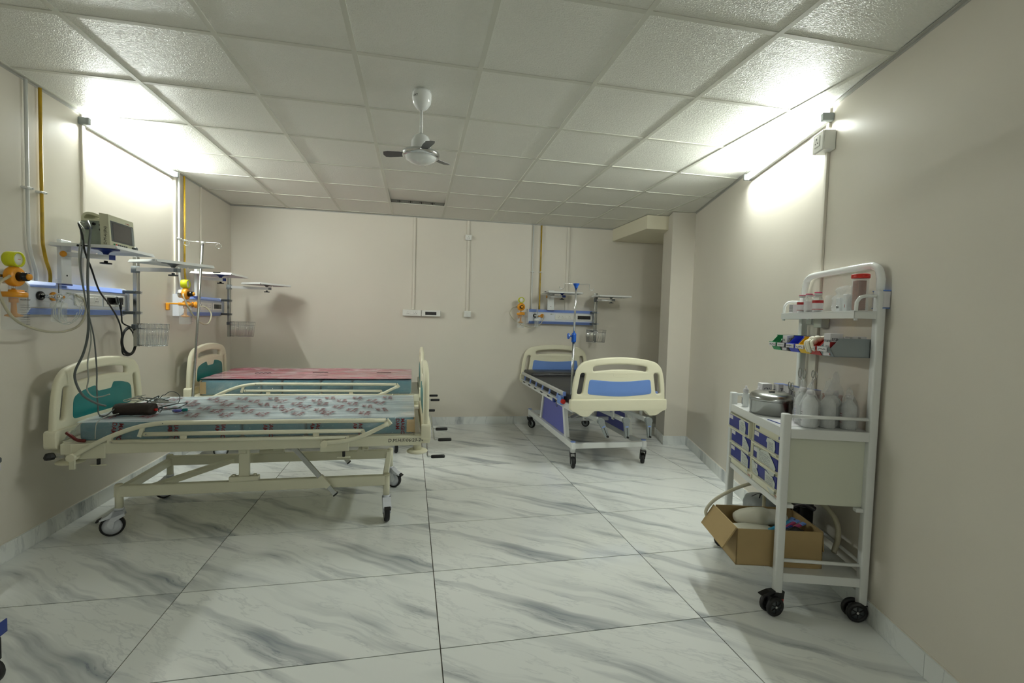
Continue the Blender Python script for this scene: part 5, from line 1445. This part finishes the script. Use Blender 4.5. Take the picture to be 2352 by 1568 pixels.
bins = [('grey storage bin nearest the camera, packed with white cartons', 'bingry', .072), ('red storage bin with a latex glove draped over its lip', 'binred', .176), ('yellow storage bin between the red and the blue bin', 'binyel', .281), ('blue storage bin between the yellow and the black bin', 'binblu', .386), ('black storage bin holding pale cartons', 'binblk', .490), ('green storage bin at the far end of the bin rail', 'green', .594)]
for l, m, b in bins: bin_(l, m, b)
def carton(name, label, a, b, z, sx, sy, sz, rot=0, m='boxw', band=None, txt=None, group=None, side=-1, top=None, tilt=0):
    o = tthing(name, label, 'box', a, b, z, rot, group)
    if tilt: o.rotation_euler[1] = tilt
    MB().rbox(-sx / 2, sx / 2, -sy / 2, sy / 2, 0, sz, .0008).build('box_body', m, o)
    if top: MB().box(-sx / 2, sx / 2, -sy / 2, sy / 2, sz, sz + .0006).build('box_top', top, o)
    if band:
        MB().box(-sx / 2 - .0005, sx / 2 + .0005, -sy / 2 - .0006, -sy / 2 + .001, sz * .05, sz * band).build('printed_band', 'redp', o)
    if txt:
        link('print', text_mesh(txt, sz * .24, .0001, Matrix.Translation((-sx * .42, -sy / 2 - .0008, sz * .68)) @ Matrix.Rotation(PI / 2, 4, 'X'), shear=.2), 'ink', o)
        link('print', text_mesh(txt, sz * .20, .0001, Matrix.Translation((-sx / 2 - .0008, sy * .42, sz * .62)) @ Matrix.Rotation(-PI / 2, 4, 'Z') @ Matrix.Rotation(PI / 2, 4, 'X')), 'ink', o)
        mb = MB()
        for k in range(3): mb.box(-sx / 2 - .0008, -sx / 2 - .0003, -sy * .4, sy * (.4 - .12 * k), sz * (.18 + .12 * k), sz * (.205 + .12 * k))
        q = mb.build('small_print', 'ink', o); q['kind'] = 'stuff'
    return o
carton('medicine_carton', 'large white carton with red band at the front of the grey bin', DX - .150, .070, 1.2275, .060, .045, .105, .1, band=.62, txt='tramp')
carton('medicine_carton', 'white carton with red band just behind the large one in the grey bin', DX - .105, .076, 1.2275, .028, .060, .088, 0, band=.80)
carton('medicine_carton', 'white carton with red band in the middle of the grey bin', DX - .070, .072, 1.2275, .028, .060, .092, 0, band=.84)
carton('medicine_carton', 'white carton with red band at the back of the grey bin', DX - .036, .066, 1.2275, .024, .060, .094, 0, band=.82)
carton('medicine_carton', 'pale grey printed carton at the front of the black bin', DX - .155, .485, 1.2275, .05, .05, .082, 0, txt='TBL')
carton('medicine_carton', 'pale carton in the middle of the black bin', DX - .105, .488, 1.2275, .04, .06, .080, 0)
carton('medicine_carton', 'pale carton at the back of the black bin', DX - .060, .488, 1.2275, .04, .06, .080, 0)
carton('medicine_carton', 'small cream carton lying in the green bin', DX - .12, .585, 1.2275, .05, .045, .06, 0)
# glove draped over the red bin
t = tthing('latex_glove', 'cream latex glove hanging over the lip of the red bin', 'glove', DX - .178, .195, 1.252)
def glove_mesh():
    mb = MB()
    mb.sphere((0, 0, .040), .026, 12, 8, (.75, 1.1, .9))
    mb.sphere((.02, -.005, .050), .024, 10, 8, (.9, .9, .7))
    return mb
glove_mesh().build('palm', 'latex', t)
for k, (y, dx, l, s_) in enumerate(((-.026, -.018, .060, .0075), (-.012, -.026, .074, .008), (.004, -.028, .070, .008), (.018, -.022, .058, .0075), (.034, -.008, .04, .008))):
    l *= .62; pts = smooth_pts([(0, y * .6, .045), (dx, y, .034), (dx - .004, y * 1.2 - .006, .040 - l * .6), (dx + .002, y * 1.3 - .014, .034 - l)], 4)
    MB().tube(pts, s_, 8).sphere(pts[-1][:], s_, 8, 6).build('finger', 'latex', t)
MB().tube(smooth_pts([(.02, 0, .05), (.05, -.02, .058), (.08, -.04, .062), (.12, -.05, .060)], 4), .010, 8).build('cuff', 'latex', t)

# ------------------------------------------------------------------ things on the top shelf
ZS = 1.4387
def vial(label, a, b, lab=True, sc=1.0):
    o = tthing('medicine_vial', label, 'vial', a, b, ZS)
    R, Hh = .0235 * sc, .100 * sc
    MB().lathe([(0, 0), (R, 0), (R, Hh * .62), (R * .9, Hh * .72), (R * .5, Hh * .80), (R * .5, Hh * .88), (0, Hh * .88)], 18).build('glass_body', 'glass', o)
    MB().lathe([(0, .003), (R * .9, .003), (R * .9, Hh * .34), (0, Hh * .34)], 14).build('powder', 'boxw', o)
    MB().lathe([(R + .0004, Hh * .14), (R + .0004, Hh * .60)], 18, cap=False).build('paper_label', 'boxw', o)
    if lab:
        MB().lathe([(R + .0009, Hh * .46), (R + .0009, Hh * .60)], 18, cap=False).build('label_band', 'redp', o)
        MB().lathe([(R + .0009, Hh * .14), (R + .0009, Hh * .165)], 18, cap=False).build('label_band', 'redp', o)
    MB().lathe([(0, Hh * .86), (R * .68, Hh * .86), (R * .68, Hh * .97), (0, Hh * .97)], 14).build('crimp', 'alu', o)
    MB().lathe([(0, Hh * .97), (R * .72, Hh * .97), (R * .72, Hh * 1.01), (0, Hh * 1.01)], 14).build('flip_cap', 'pink', o)
    return o
vial('pink capped vial with red label, second from the left on the top shelf', .292, .520)
vial('pink capped vial with a plain pale label between two red labelled vials', .292, .445, False, 1.02)
vial('pink capped vial with red label, rightmost of the vials on the top shelf', .292, .355, True, 1.06)
vial('pink capped vial almost hidden behind the middle vials', .340, .470)
o = carton('medicine_carton', 'small grey printed carton at the far end of the top shelf', .292, .600, ZS, .040, .048, .050, txt='')
mk = MB()
for k in range(8): mk.box(-.0206, -.0202, -.02, .02, .008 + k * .005, .0095 + k * .005)
q = mk.build('small_print', 'ink', o); q['kind'] = 'stuff'
t = tthing('glass_tumbler', 'upturned clear tumbler beside the vials on the top shelf', 'cup', .315, .275, ZS)
MB().lathe([(.036, 0), (.026, .085), (.0, .085)], 20, cap=False).build('cup_wall', 'glass', t)
MB().lathe([(.036, 0), (.038, .0), (.038, .003), (.036, .003)], 20, cap=False).build('cup_rim', 'glass', t)
def prof_(v, taper):
    ks = ((0, .80), (.08, 1.0), (.5, 1.0), (.68, .72), (.82, .42 * taper), (.93, .34 * taper), (1, .08))
    for (a, x), (b, y) in zip(ks[:-1], ks[1:]):
        if v <= b: return x + (y - x) * (v - a) / (b - a)
    return .08
def crumple(r, hgt, n=26, m=16, seed=1, squash=(1, 1), amp=.16, taper=.6):
    mb = MB(); vs = []; fs = []
    for i in range(m + 1):
        v = i / m
        rad = prof_(v, taper)
        for k in range(n):
            a = 2 * PI * k / n
            q = 1 + amp * noise.noise((math.cos(a) * 2.2 + seed, math.sin(a) * 2.2, v * 4.5)) + amp * .8 * noise.noise((math.cos(a) * 6 + seed, math.sin(a) * 6, v * 11))
            vs.append((r * rad * q * math.cos(a) * squash[0], r * rad * q * math.sin(a) * squash[1], max(.0005, hgt * v * (1 + .03 * noise.noise((a, v, seed))))))
    for i in range(m):
        for k in range(n): fs.append((i * n + k, i * n + (k + 1) % n, (i + 1) * n + (k + 1) % n, (i + 1) * n + k))
    fs.append(tuple(range(n))); fs.append(tuple(m * n + k for k in range(n)))
    mb.add(vs, fs, True); return mb
t = tthing('plastic_bag', 'crinkled clear plastic bag of small packs on the top shelf', 'bag', .322, .165, ZS)
crumple(.050, .128, seed=4, squash=(.80, 1.6), amp=.20, taper=2.0).build('bag_film', 'bag', t)
MB().rbox(-.02, .02, .01, .045, .002, .070, .003).build('inner_pack', 'milky', t)
MB().rbox(-.02, .02, -.045, -.01, .002, .085, .003).build('inner_pack', 'milky', t)
MB().box(-.0215, -.0205, .018, .038, .018, .028).build('pack_label', 'inkb', t)
MB().box(-.0215, -.0205, -.034, -.030, .02, .035).build('pack_label', 'redp', t)
t = tthing('stick_jar', 'tall clear jar with red lid full of brown wooden sticks', 'jar', .322, .058, ZS)
MB().lathe([(0, 0), (.031, 0), (.034, .004), (.034, .155), (.032, .155), (.034, .006), (0, .004)], 24).build('jar_wall', 'glass', t)
MB().rbox(-.020, .018, -.018, .024, .006, .143, .002).build('stick_bundle', 'wood', t)
MB().lathe([(0, .153), (.036, .153), (.037, .158), (.037, .170), (.034, .173), (0, .173)], 24).build('jar_lid', 'red', t)

# ------------------------------------------------------------------ things on the worktop
ZW = .8855
t = tthing('steel_drum', 'round stainless steel dressing drum with its lid askew', 'drum', .092, .375, ZW)
R = .105
MB().lathe([(0, 0), (R - .008, 0), (R, .008), (R, .072), (R + .003, .075), (R, .078), (R - .002, .078), (R - .002, .01), (0, .006)], 40).build('drum_body', 'steel', t)
A = Matrix.Translation((0, 0, .079)) @ Matrix.Rotation(math.radians(3), 4, 'X') @ Matrix.Translation((0, 0, .004))
l_ = MB().lathe([(R - .001, -.004), (R + .003, -.004), (R + .003, .010), (R - .006, .024), (R - .022, .032), (0, .034)], 40, A).build('lid', 'steel', t)
MB().rbox(-.016, .016, -.006, .006, .033, .043, .003, A).build('lid_handle', 'steel', l_)
MB().rbox(R - .004, R + .006, -.014, .014, .045, .062, .002).build('side_clip', 'steel', t)
def dropper(label, a, b):
    o = tthing('dropper_bottle', label, 'bottle', a, b, ZW)
    MB().lathe([(0, 0), (.018, 0), (.019, .003), (.019, .070), (.012, .082), (.009, .084), (0, .084)], 16).build('bottle_body', 'milky', o)
    MB().lathe([(0, .083), (.014, .083), (.015, .100), (.009, .108), (.006, .112), (.006, .122), (0, .123)], 14).build('bottle_cap', 'boxw', o)
    mk = MB()
    for k in range(5): mk.box(-.0195, -.0188, -.008, .008, .015 + k * .008, .018 + k * .008)
    q = mk.build('small_print', 'ink', o); q['kind'] = 'stuff'
    return o
dropper('white dropper bottle at the far corner of the worktop, left of the drum', .035, .575)
dropper('white dropper bottle between the drum and the white cartons', .105, .572)
for k, (a, b, l, tx) in enumerate(((.150, .600, 'white carton printed in grey, leftmost of the row behind the drum', 'Olumed 2.0'), (.222, .560, 'white carton with lavender top, second in the row behind the drum', 'Tab'), (.245, .490, 'white carton with lavender top in the middle of the row behind drum', 'Tab'), (.268, .422, 'white carton with lavender top, fourth in the row behind the drum', 'Inj'), (.291, .354, 'white carton with lavender top, nearest the forceps jar', 'Inj'))):
    carton('medicine_carton', l, a, b, ZW, .055, .064, .138 + (.004 if k else 0), 0, txt=tx, top='lav' if k else None)
t = tthing('forceps_jar', 'dark maroon jar with smoky glass top holding scissors and forceps', 'jar', .190, .250, ZW)
MB().lathe([(0, 0), (.036, 0), (.036, .055), (0, .055)], 18).build('jar_base', 'maroon', t)
MB().lathe([(.036, .055), (.034, .105), (.028, .120), (.030, .128)], 18, cap=False).build('jar_glass', 'glass', t)
def shears(label, a, b, z0, lean, h, r_, s_=1):
    o = tthing('scissors', label, 'scissors', a, b, z0)
    lx, ly = lean
    top = Vector((lx, ly, h))
    for s in (-1, 1):
        c = top + Vector((0, s * r_ * 1.05, r_))
        MB().tube([Vector((0, -s * .002, 0)), Vector((lx * .5, 0, h * .5)), Vector((lx * .9, s * .006, h * .9)), c + Vector((0, s * -r_ * .3, -r_ * 1.2))], .0022, 6).build('shank', 'chrome', o)
        MB().tube([c + Vector((0, r_ * .72 * math.cos(q * PI / 6), r_ * 1.25 * math.sin(q * PI / 6))) for q in range(12)], .0022, 6, True).build('finger_ring', 'steel', o)
    return o
shears('tall forceps with large ring handles standing in the maroon jar', .190, .250, ZW + .06, (-.012, -.006), .158, .020)
shears('short scissors leaning left in the maroon jar', .180, .262, ZW + .06, (-.03, .03), .090, .015)
shears('forceps handle showing above the bagged bottle', .215, .232, ZW + .06, (.012, -.012), .160, .015)
t = tthing('maroon_box', 'small terracotta box top showing behind the bagged bottles', 'box', .315, .215, ZW)
MB().rbox(-.03, .03, -.035, .035, 0, .130, .003).build('box_body', 'terracotta', t)
MB().rbox(-.031, .031, -.036, .036, .130, .140, .002).build('box_lid', 'terracotta', t)
t = tthing('paper_sheet', 'white paper sheet with blue edge under the drum rim', 'paper', .115, .135, ZW, .15)
MB().box(-.10, .105, -.07, .075, 0, .0012).build('sheet', 'boxw', t)
MB().box(-.106, -.099, -.07, .075, 0, .0025).build('blue_edge', 'navy', t)
def saline(label, a, b, R=.034, Hh=.150, bag=True, seed=1, bh=.20, lab='redp', full=.62, sq=(1.0, 1.0)):
    o = tthing('saline_bottle', label, 'bottle', a, b, ZW)
    MB().lathe([(0, 0), (R * .92, 0), (R, .006), (R, Hh * .62), (R * .93, Hh * .70), (R * .55, Hh * .82), (R * .42, Hh * .85), (R * .42, Hh * .93), (0, Hh * .93)], 22).build('bottle_body', 'milky', o)
    MB().lathe([(0, .004), (R * .93, .004), (R * .93, Hh * full), (0, Hh * full)], 18).build('liquid', 'water', o)
    MB().lathe([(0, Hh * .90), (R * .50, Hh * .90), (R * .50, Hh * .99), (R * .3, Hh * 1.03), (0, Hh * 1.03)], 16).build('bottle_cap', 'boxw', o)
    q = MB().add([(-(R + .0008) * math.cos(u), -(R + .0008) * math.sin(u), z) for z in (.02, Hh * .52) for u in (-.55, -.3, 0, .3)], [(i, i + 1, i + 5, i + 4) for i in range(3)], True).build('paper_label', 'boxw', o)
    mk = MB()
    for k in range(5): mk.box(-(R + .0016), -(R + .0011), -.004, .012, .030 + k * .010, .033 + k * .010)
    mk.build('small_print', lab, q)
    if bag: crumple(R * 1.25, bh, seed=seed, amp=.15, taper=.9, squash=sq).build('plastic_wrap', 'bag', o)
    return o
saline('bagged saline bottle standing at the front, nearest the low post', .130, .055, .034, .172, True, 1, .212, 'ink')
saline('bagged saline bottle with blue and green label beside the forceps jar', .140, .145, .032, .172, True, 2, .215, 'blue')
saline('bagged milky bottle with tall twisted bag, second from the front one', .212, .060, .033, .170, True, 3, .235)
saline('bagged milky bottle under the tallest bag peak', .268, .110, .033, .165, True, 5, .262)
saline('bagged saline bottle next to the trolley back post', .300, .048, .031, .158, True, 8, .195)

# ------------------------------------------------------------------ cardboard carton on the lower shelf and its contents
t = tthing('cardboard_box', 'open brown cardboard box with one flap hanging out on the lower shelf', 'box', -.180, .034, .2015, math.radians(3))
BW, BD, BH, th = .405, .275, .178, .004
MB().box(0, BW, 0, BD, 0, th).build('box_bottom', 'card', t)
MB().box(0, BW, 0, th, 0, BH).build('box_side', 'card', t); MB().box(0, BW, BD - th, BD, 0, BH + .01).build('box_side', 'card', t)
MB().box(0, th, 0, BD, 0, BH).build('box_side', 'card', t); MB().box(BW - th, BW, 0, BD, 0, BH).build('box_side', 'card', t)
MB().prism([(0, BH), (.0, BH - .004), (-.062, BH - .105), (-.066, BH - .100), (-.004, BH + .003)], .006, BD + .02, 'Y').build('box_flap', 'card', t)
MB().prism([(BW, BH), (BW + .004, BH), (BW + .014, BH - .10), (BW + .010, BH - .10)], .01, BD - .02, 'Y').build('box_flap', 'card', t)
MB().box(.16, BW - .02, -.0035, -.0005, -.0, .022).build('box_flap', 'card', t)
def cb(a, b, z): # carton-local to world
    b_ = Vector(tw(-.180, .034, .2015)); A = TA + math.radians(3)
    return (b_.x + a * math.cos(A) - b * math.sin(A), b_.y + a * math.sin(A) + b * math.cos(A), b_.z + z)
BA = TA + math.radians(3)
t = thing('cotton_roll', 'large white cotton bundle in a bag filling the cardboard box', 'bundle', cb(.185, .175, .118), BA)
mb = MB(); n, m = 22, 14; vs = []; fs = []
for i in range(n + 1):
    u = i / n
    rr = .046 * (math.sin(PI * (u * .94 + .03)) ** .32) * (1 - .13 * math.exp(-((u - .66) / .06) ** 2))
    for k in range(m):
        a = 2 * PI * k / m
        q = 1 + .10 * noise.noise((u * 7, math.cos(a) * 2, math.sin(a) * 2))
        vs.append((-.125 + .26 * u, rr * q * math.cos(a) * 1.15, .048 + rr * q * math.sin(a) + .006 * math.sin(u * 3)))
for i in range(n):
    for k in range(m): fs.append((i * m + k, i * m + (k + 1) % m, (i + 1) * m + (k + 1) % m, (i + 1) * m + k))
fs += [tuple(range(m)), tuple(n * m + k for k in range(m))]
mb.add(vs, fs, True).build('bag_skin', 'whitebag', t)
t = thing('folded_gauze', 'flat white packets under the cotton bundle at the flap side', 'packet', cb(.11, .10, .118), BA + .2)
MB().rbox(-.09, .10, -.055, .05, 0, .035, .012, seg=2).build('packet', 'whitebag', t)
packs = [(.30, .130, .118, .55, 'cyan', 'cyan wrapper, highest of the packs fanned in the box'), (.285, .110, .116, .50, 'cyan', 'cyan wrapper second in the fan of packs'), (.300, .098, .122, .42, 'magenta', 'magenta wrapper with blue end in the fan of packs'), (.315, .078, .120, .36, 'magenta', 'magenta wrapper nearest the front of the fan of packs'), (.245, .070, .108, .30, 'navy', 'dark blue wrapper under the cyan packs'), (.225, .085, .112, .34, 'cyan', 'long cyan wrapper reaching towards the cotton bundle')]
for a, b, z, r_, m, l in packs:
    o = thing('syringe_pack', l, 'packet', cb(a, b, z + .045), BA + r_)
    o.rotation_euler[1] = -.22
    MB().rbox(-.085, .035, -.009, .009, -.004, .006, .003).build('wrapper', m, o)
    MB().rbox(.035, .062, -.011, .011, -.003, .005, .002).build('wrapper_end', 'blue' if m != 'navy' else 'navy', o)
t = thing('foil_pouch', 'crumpled dark foil pouches in the right corner of the cardboard box', 'pouch', cb(.30, .050, .125), BA)
crumple(.050, .055, 22, 10, 11, (1.2, .62), .35, .8).build('foil', 'foil', t)
t = thing('filler', 'crumpled grey polythene lining under the packs in the box', 'bag', cb(.20, .135, .0045), BA)
crumple(.10, .115, 24, 8, 15, (1.55, .98), .05, 2.4).build('polythene', 'whitebag', t)
# suction machine and coiled cord behind the box
t = tthing('suction_machine', 'round topped grey appliance with cords behind the cardboard box', 'appliance', .125, .480, .2015)
MB().lathe([(0, 0), (.10, 0), (.105, .01), (.105, .15), (.095, .178), (.06, .19), (0, .192)], 28).build('housing', 'grey', t)
MB().tube([Vector((.04 * math.cos(a), -.04 + .05 * math.cos(a * .5), .19 + .02 * math.sin(a))) for a in (0, .6, 1.2, 1.8, 2.4, 3.1)], .004, 6).build('carry_loop', 'black', t)
t = tthing('black_appliance', 'black motor unit tucked under the cabinets at the near end', 'appliance',   .300, .435, .2015)
MB().rbox(-.045, .05, -.06, .10, 0, .235, .02, seg=2).build('housing', 'blackp', t)
MB().cyl((-.01, -.062, .20), (-.01, -.07, .20), .022, 14).build('dial', 'dgrey', t)
def tl(pts): return [tw(*p) for p in pts]
coil = []
for k in range(90):
    a = 2 * PI * k / 9
    coil.append((.235 + .012 * math.cos(a), .27 - k * .0006, .405 + .012 * math.sin(a) + .0))
hose('corrugated_hose', 'corrugated black hose under the cabinets', tl([(.18 + .0014 * k, .30 - .0002 * k, .40 + .014 * math.sin(k * .035) * 2) for k in range(0, 90, 6)]), .014, 'foil', 'hose', 4, None, 10)
hose('clear_hose', 'thick clear hose arching down beside the wall behind the carton', tl([(.22, .40, .44), (.285, .30, .46), (.325, .22, .44), (.345, .17, .39), (.345, .15, .32), (.335, .16, .24)]), .013, 'tubecream', 'hose', 6, None, 10)
hose('white_hose', 'cream rubber hose looping over the corner of the cardboard box', tl([(.09, .40, .505), (-.02, .36, .49), (-.12, .335, .455), (-.20, .330, .40), (-.238, .325, .345), (-.225, .33, .30)]), .009, 'tubecream', 'hose', 7, None, 10)
hose('white_hose', 'short vertical cream hose rising behind the cardboard box', tl([(.075, .350, .50), (.070, .345, .46), (.068, .340, .40), (.068, .338, .32)]), .009, 'tubecream', 'hose', 6, None, 10)
hose('power_cable', 'thin black cord curling above the grey appliance', tl([(.04, .43, .405), (.06, .39, .435), (.10, .36, .43), (.12, .33, .40), (.14, .32, .385)]), .0025, 'cable', 'cable')
hose('power_cable', 'looped black cord hanging under the cabinets by the near post', tl([(.15, .36, .46), (.13, .33, .44), (.15, .31, .415), (.19, .32, .42), (.20, .35, .45)]), .004, 'cable', 'cable')

# ------------------------------------------------------------------ ceiling fan
t = thing('ceiling_fan', 'small white ceiling fan with chrome ring and three dark blades', 'fan', (.041, 2.71, 2.195), 0)
z = lambda v: v - 2.195
MB().lathe([(0, z(2.489)), (.013, z(2.489)), (.030, z(2.500)), (.048, z(2.525)), (.0535, z(2.550)), (.0535, z(2.575)), (.051, z(2.590)), (0, z(2.590))][::1], 28).build('canopy', 'gloss', t)
MB().cyl((0, 0, z(2.355)), (0, 0, z(2.495)), .0085, 14).build('down_rod', 'gloss', t)
MB().lathe([(0, z(2.365)), (.018, z(2.362)), (.044, z(2.345)), (.054, z(2.318)), (.056, z(2.282)), (.058, z(2.276)), (.075, z(2.268)), (0, z(2.268))], 28).build('motor_housing', 'gloss', t)
MB().lathe([(.080, z(2.268)), (.100, z(2.262)), (.104, z(2.252)), (.098, z(2.238)), (.090, z(2.234)), (.080, z(2.240)), (.080, z(2.268))], 36, cap=False).build('chrome_ring', 'chrome', t)
MB().lathe([(0, z(2.199)), (.04, z(2.203)), (.075, z(2.218)), (.092, z(2.240)), (.082, z(2.262)), (0, z(2.262))], 32).build('bottom_dome', 'gloss', t)
for k, a in enumerate((-78, 42, 162)):
    T = Matrix.Rotation(math.radians(a), 4, 'Z') @ Matrix.Translation((0, 0, z(2.256))) @ Matrix.Rotation(math.radians(10), 4, 'X')
    MB().prism([(.095, -.020), (.115, -.026), (.185, -.030), (.208, -.026), (.214, .0), (.205, .026), (.18, .030), (.115, .024), (.095, .016)], -.0015, .0015, 'Z', T).build('blade', 'fanblade', t)
tm = text_mesh('HXY', .016, .0003, spacing=1.0)
for v in tm.vertices:
    a = math.radians(-148) + v.co.x / .0535
    v.co = Vector((.0542 * math.cos(a), .0542 * math.sin(a), z(2.548) + v.co.y + v.co.z))
link('canopy_lettering', tm, 'inkb', t)

# ------------------------------------------------------------------ edge of a second cart at the left picture border
t = thing('instrument_cart', 'white cart with blue edging and black castor cut by the left picture edge', 'cart', (-1.60, 1.99, 0), 0)
MB().rbox(-.42, .185, -.25, .02, .175, .222, .004).build('base_tray', 'white', t)
MB().rbox(.1855, .190, -.25, .02, .174, .223, .001).build('blue_edge', 'navy', t)
MB().rbox(-.42, .183, -.25, .02, .765, .795, .004).build('top_tray', 'boxw', t)
MB().rbox(-.42, .186, -.25, .02, .795, .815, .004).build('top_edge', 'dgrey', t)
for x in (-.38, .135):
    for y in (-.22, -.02):
        MB().cyl((x, y, .12), (x, y, .80), .012, 12).build('post', 'white', t)
        o = MB().rbox(x - .02, x + .055, y - .02, y + .02, .085, .175, .008).build('castor', 'black', t)
        A = Matrix.Translation((x + .02, y, .05)) @ Matrix.Rotation(PI / 2, 4, 'X')
        MB().lathe([(0, -.014), (.045, -.014), (.05, -.008), (.05, .008), (.045, .014), (0, .014)], 20, A).build('tyre', 'black', o)
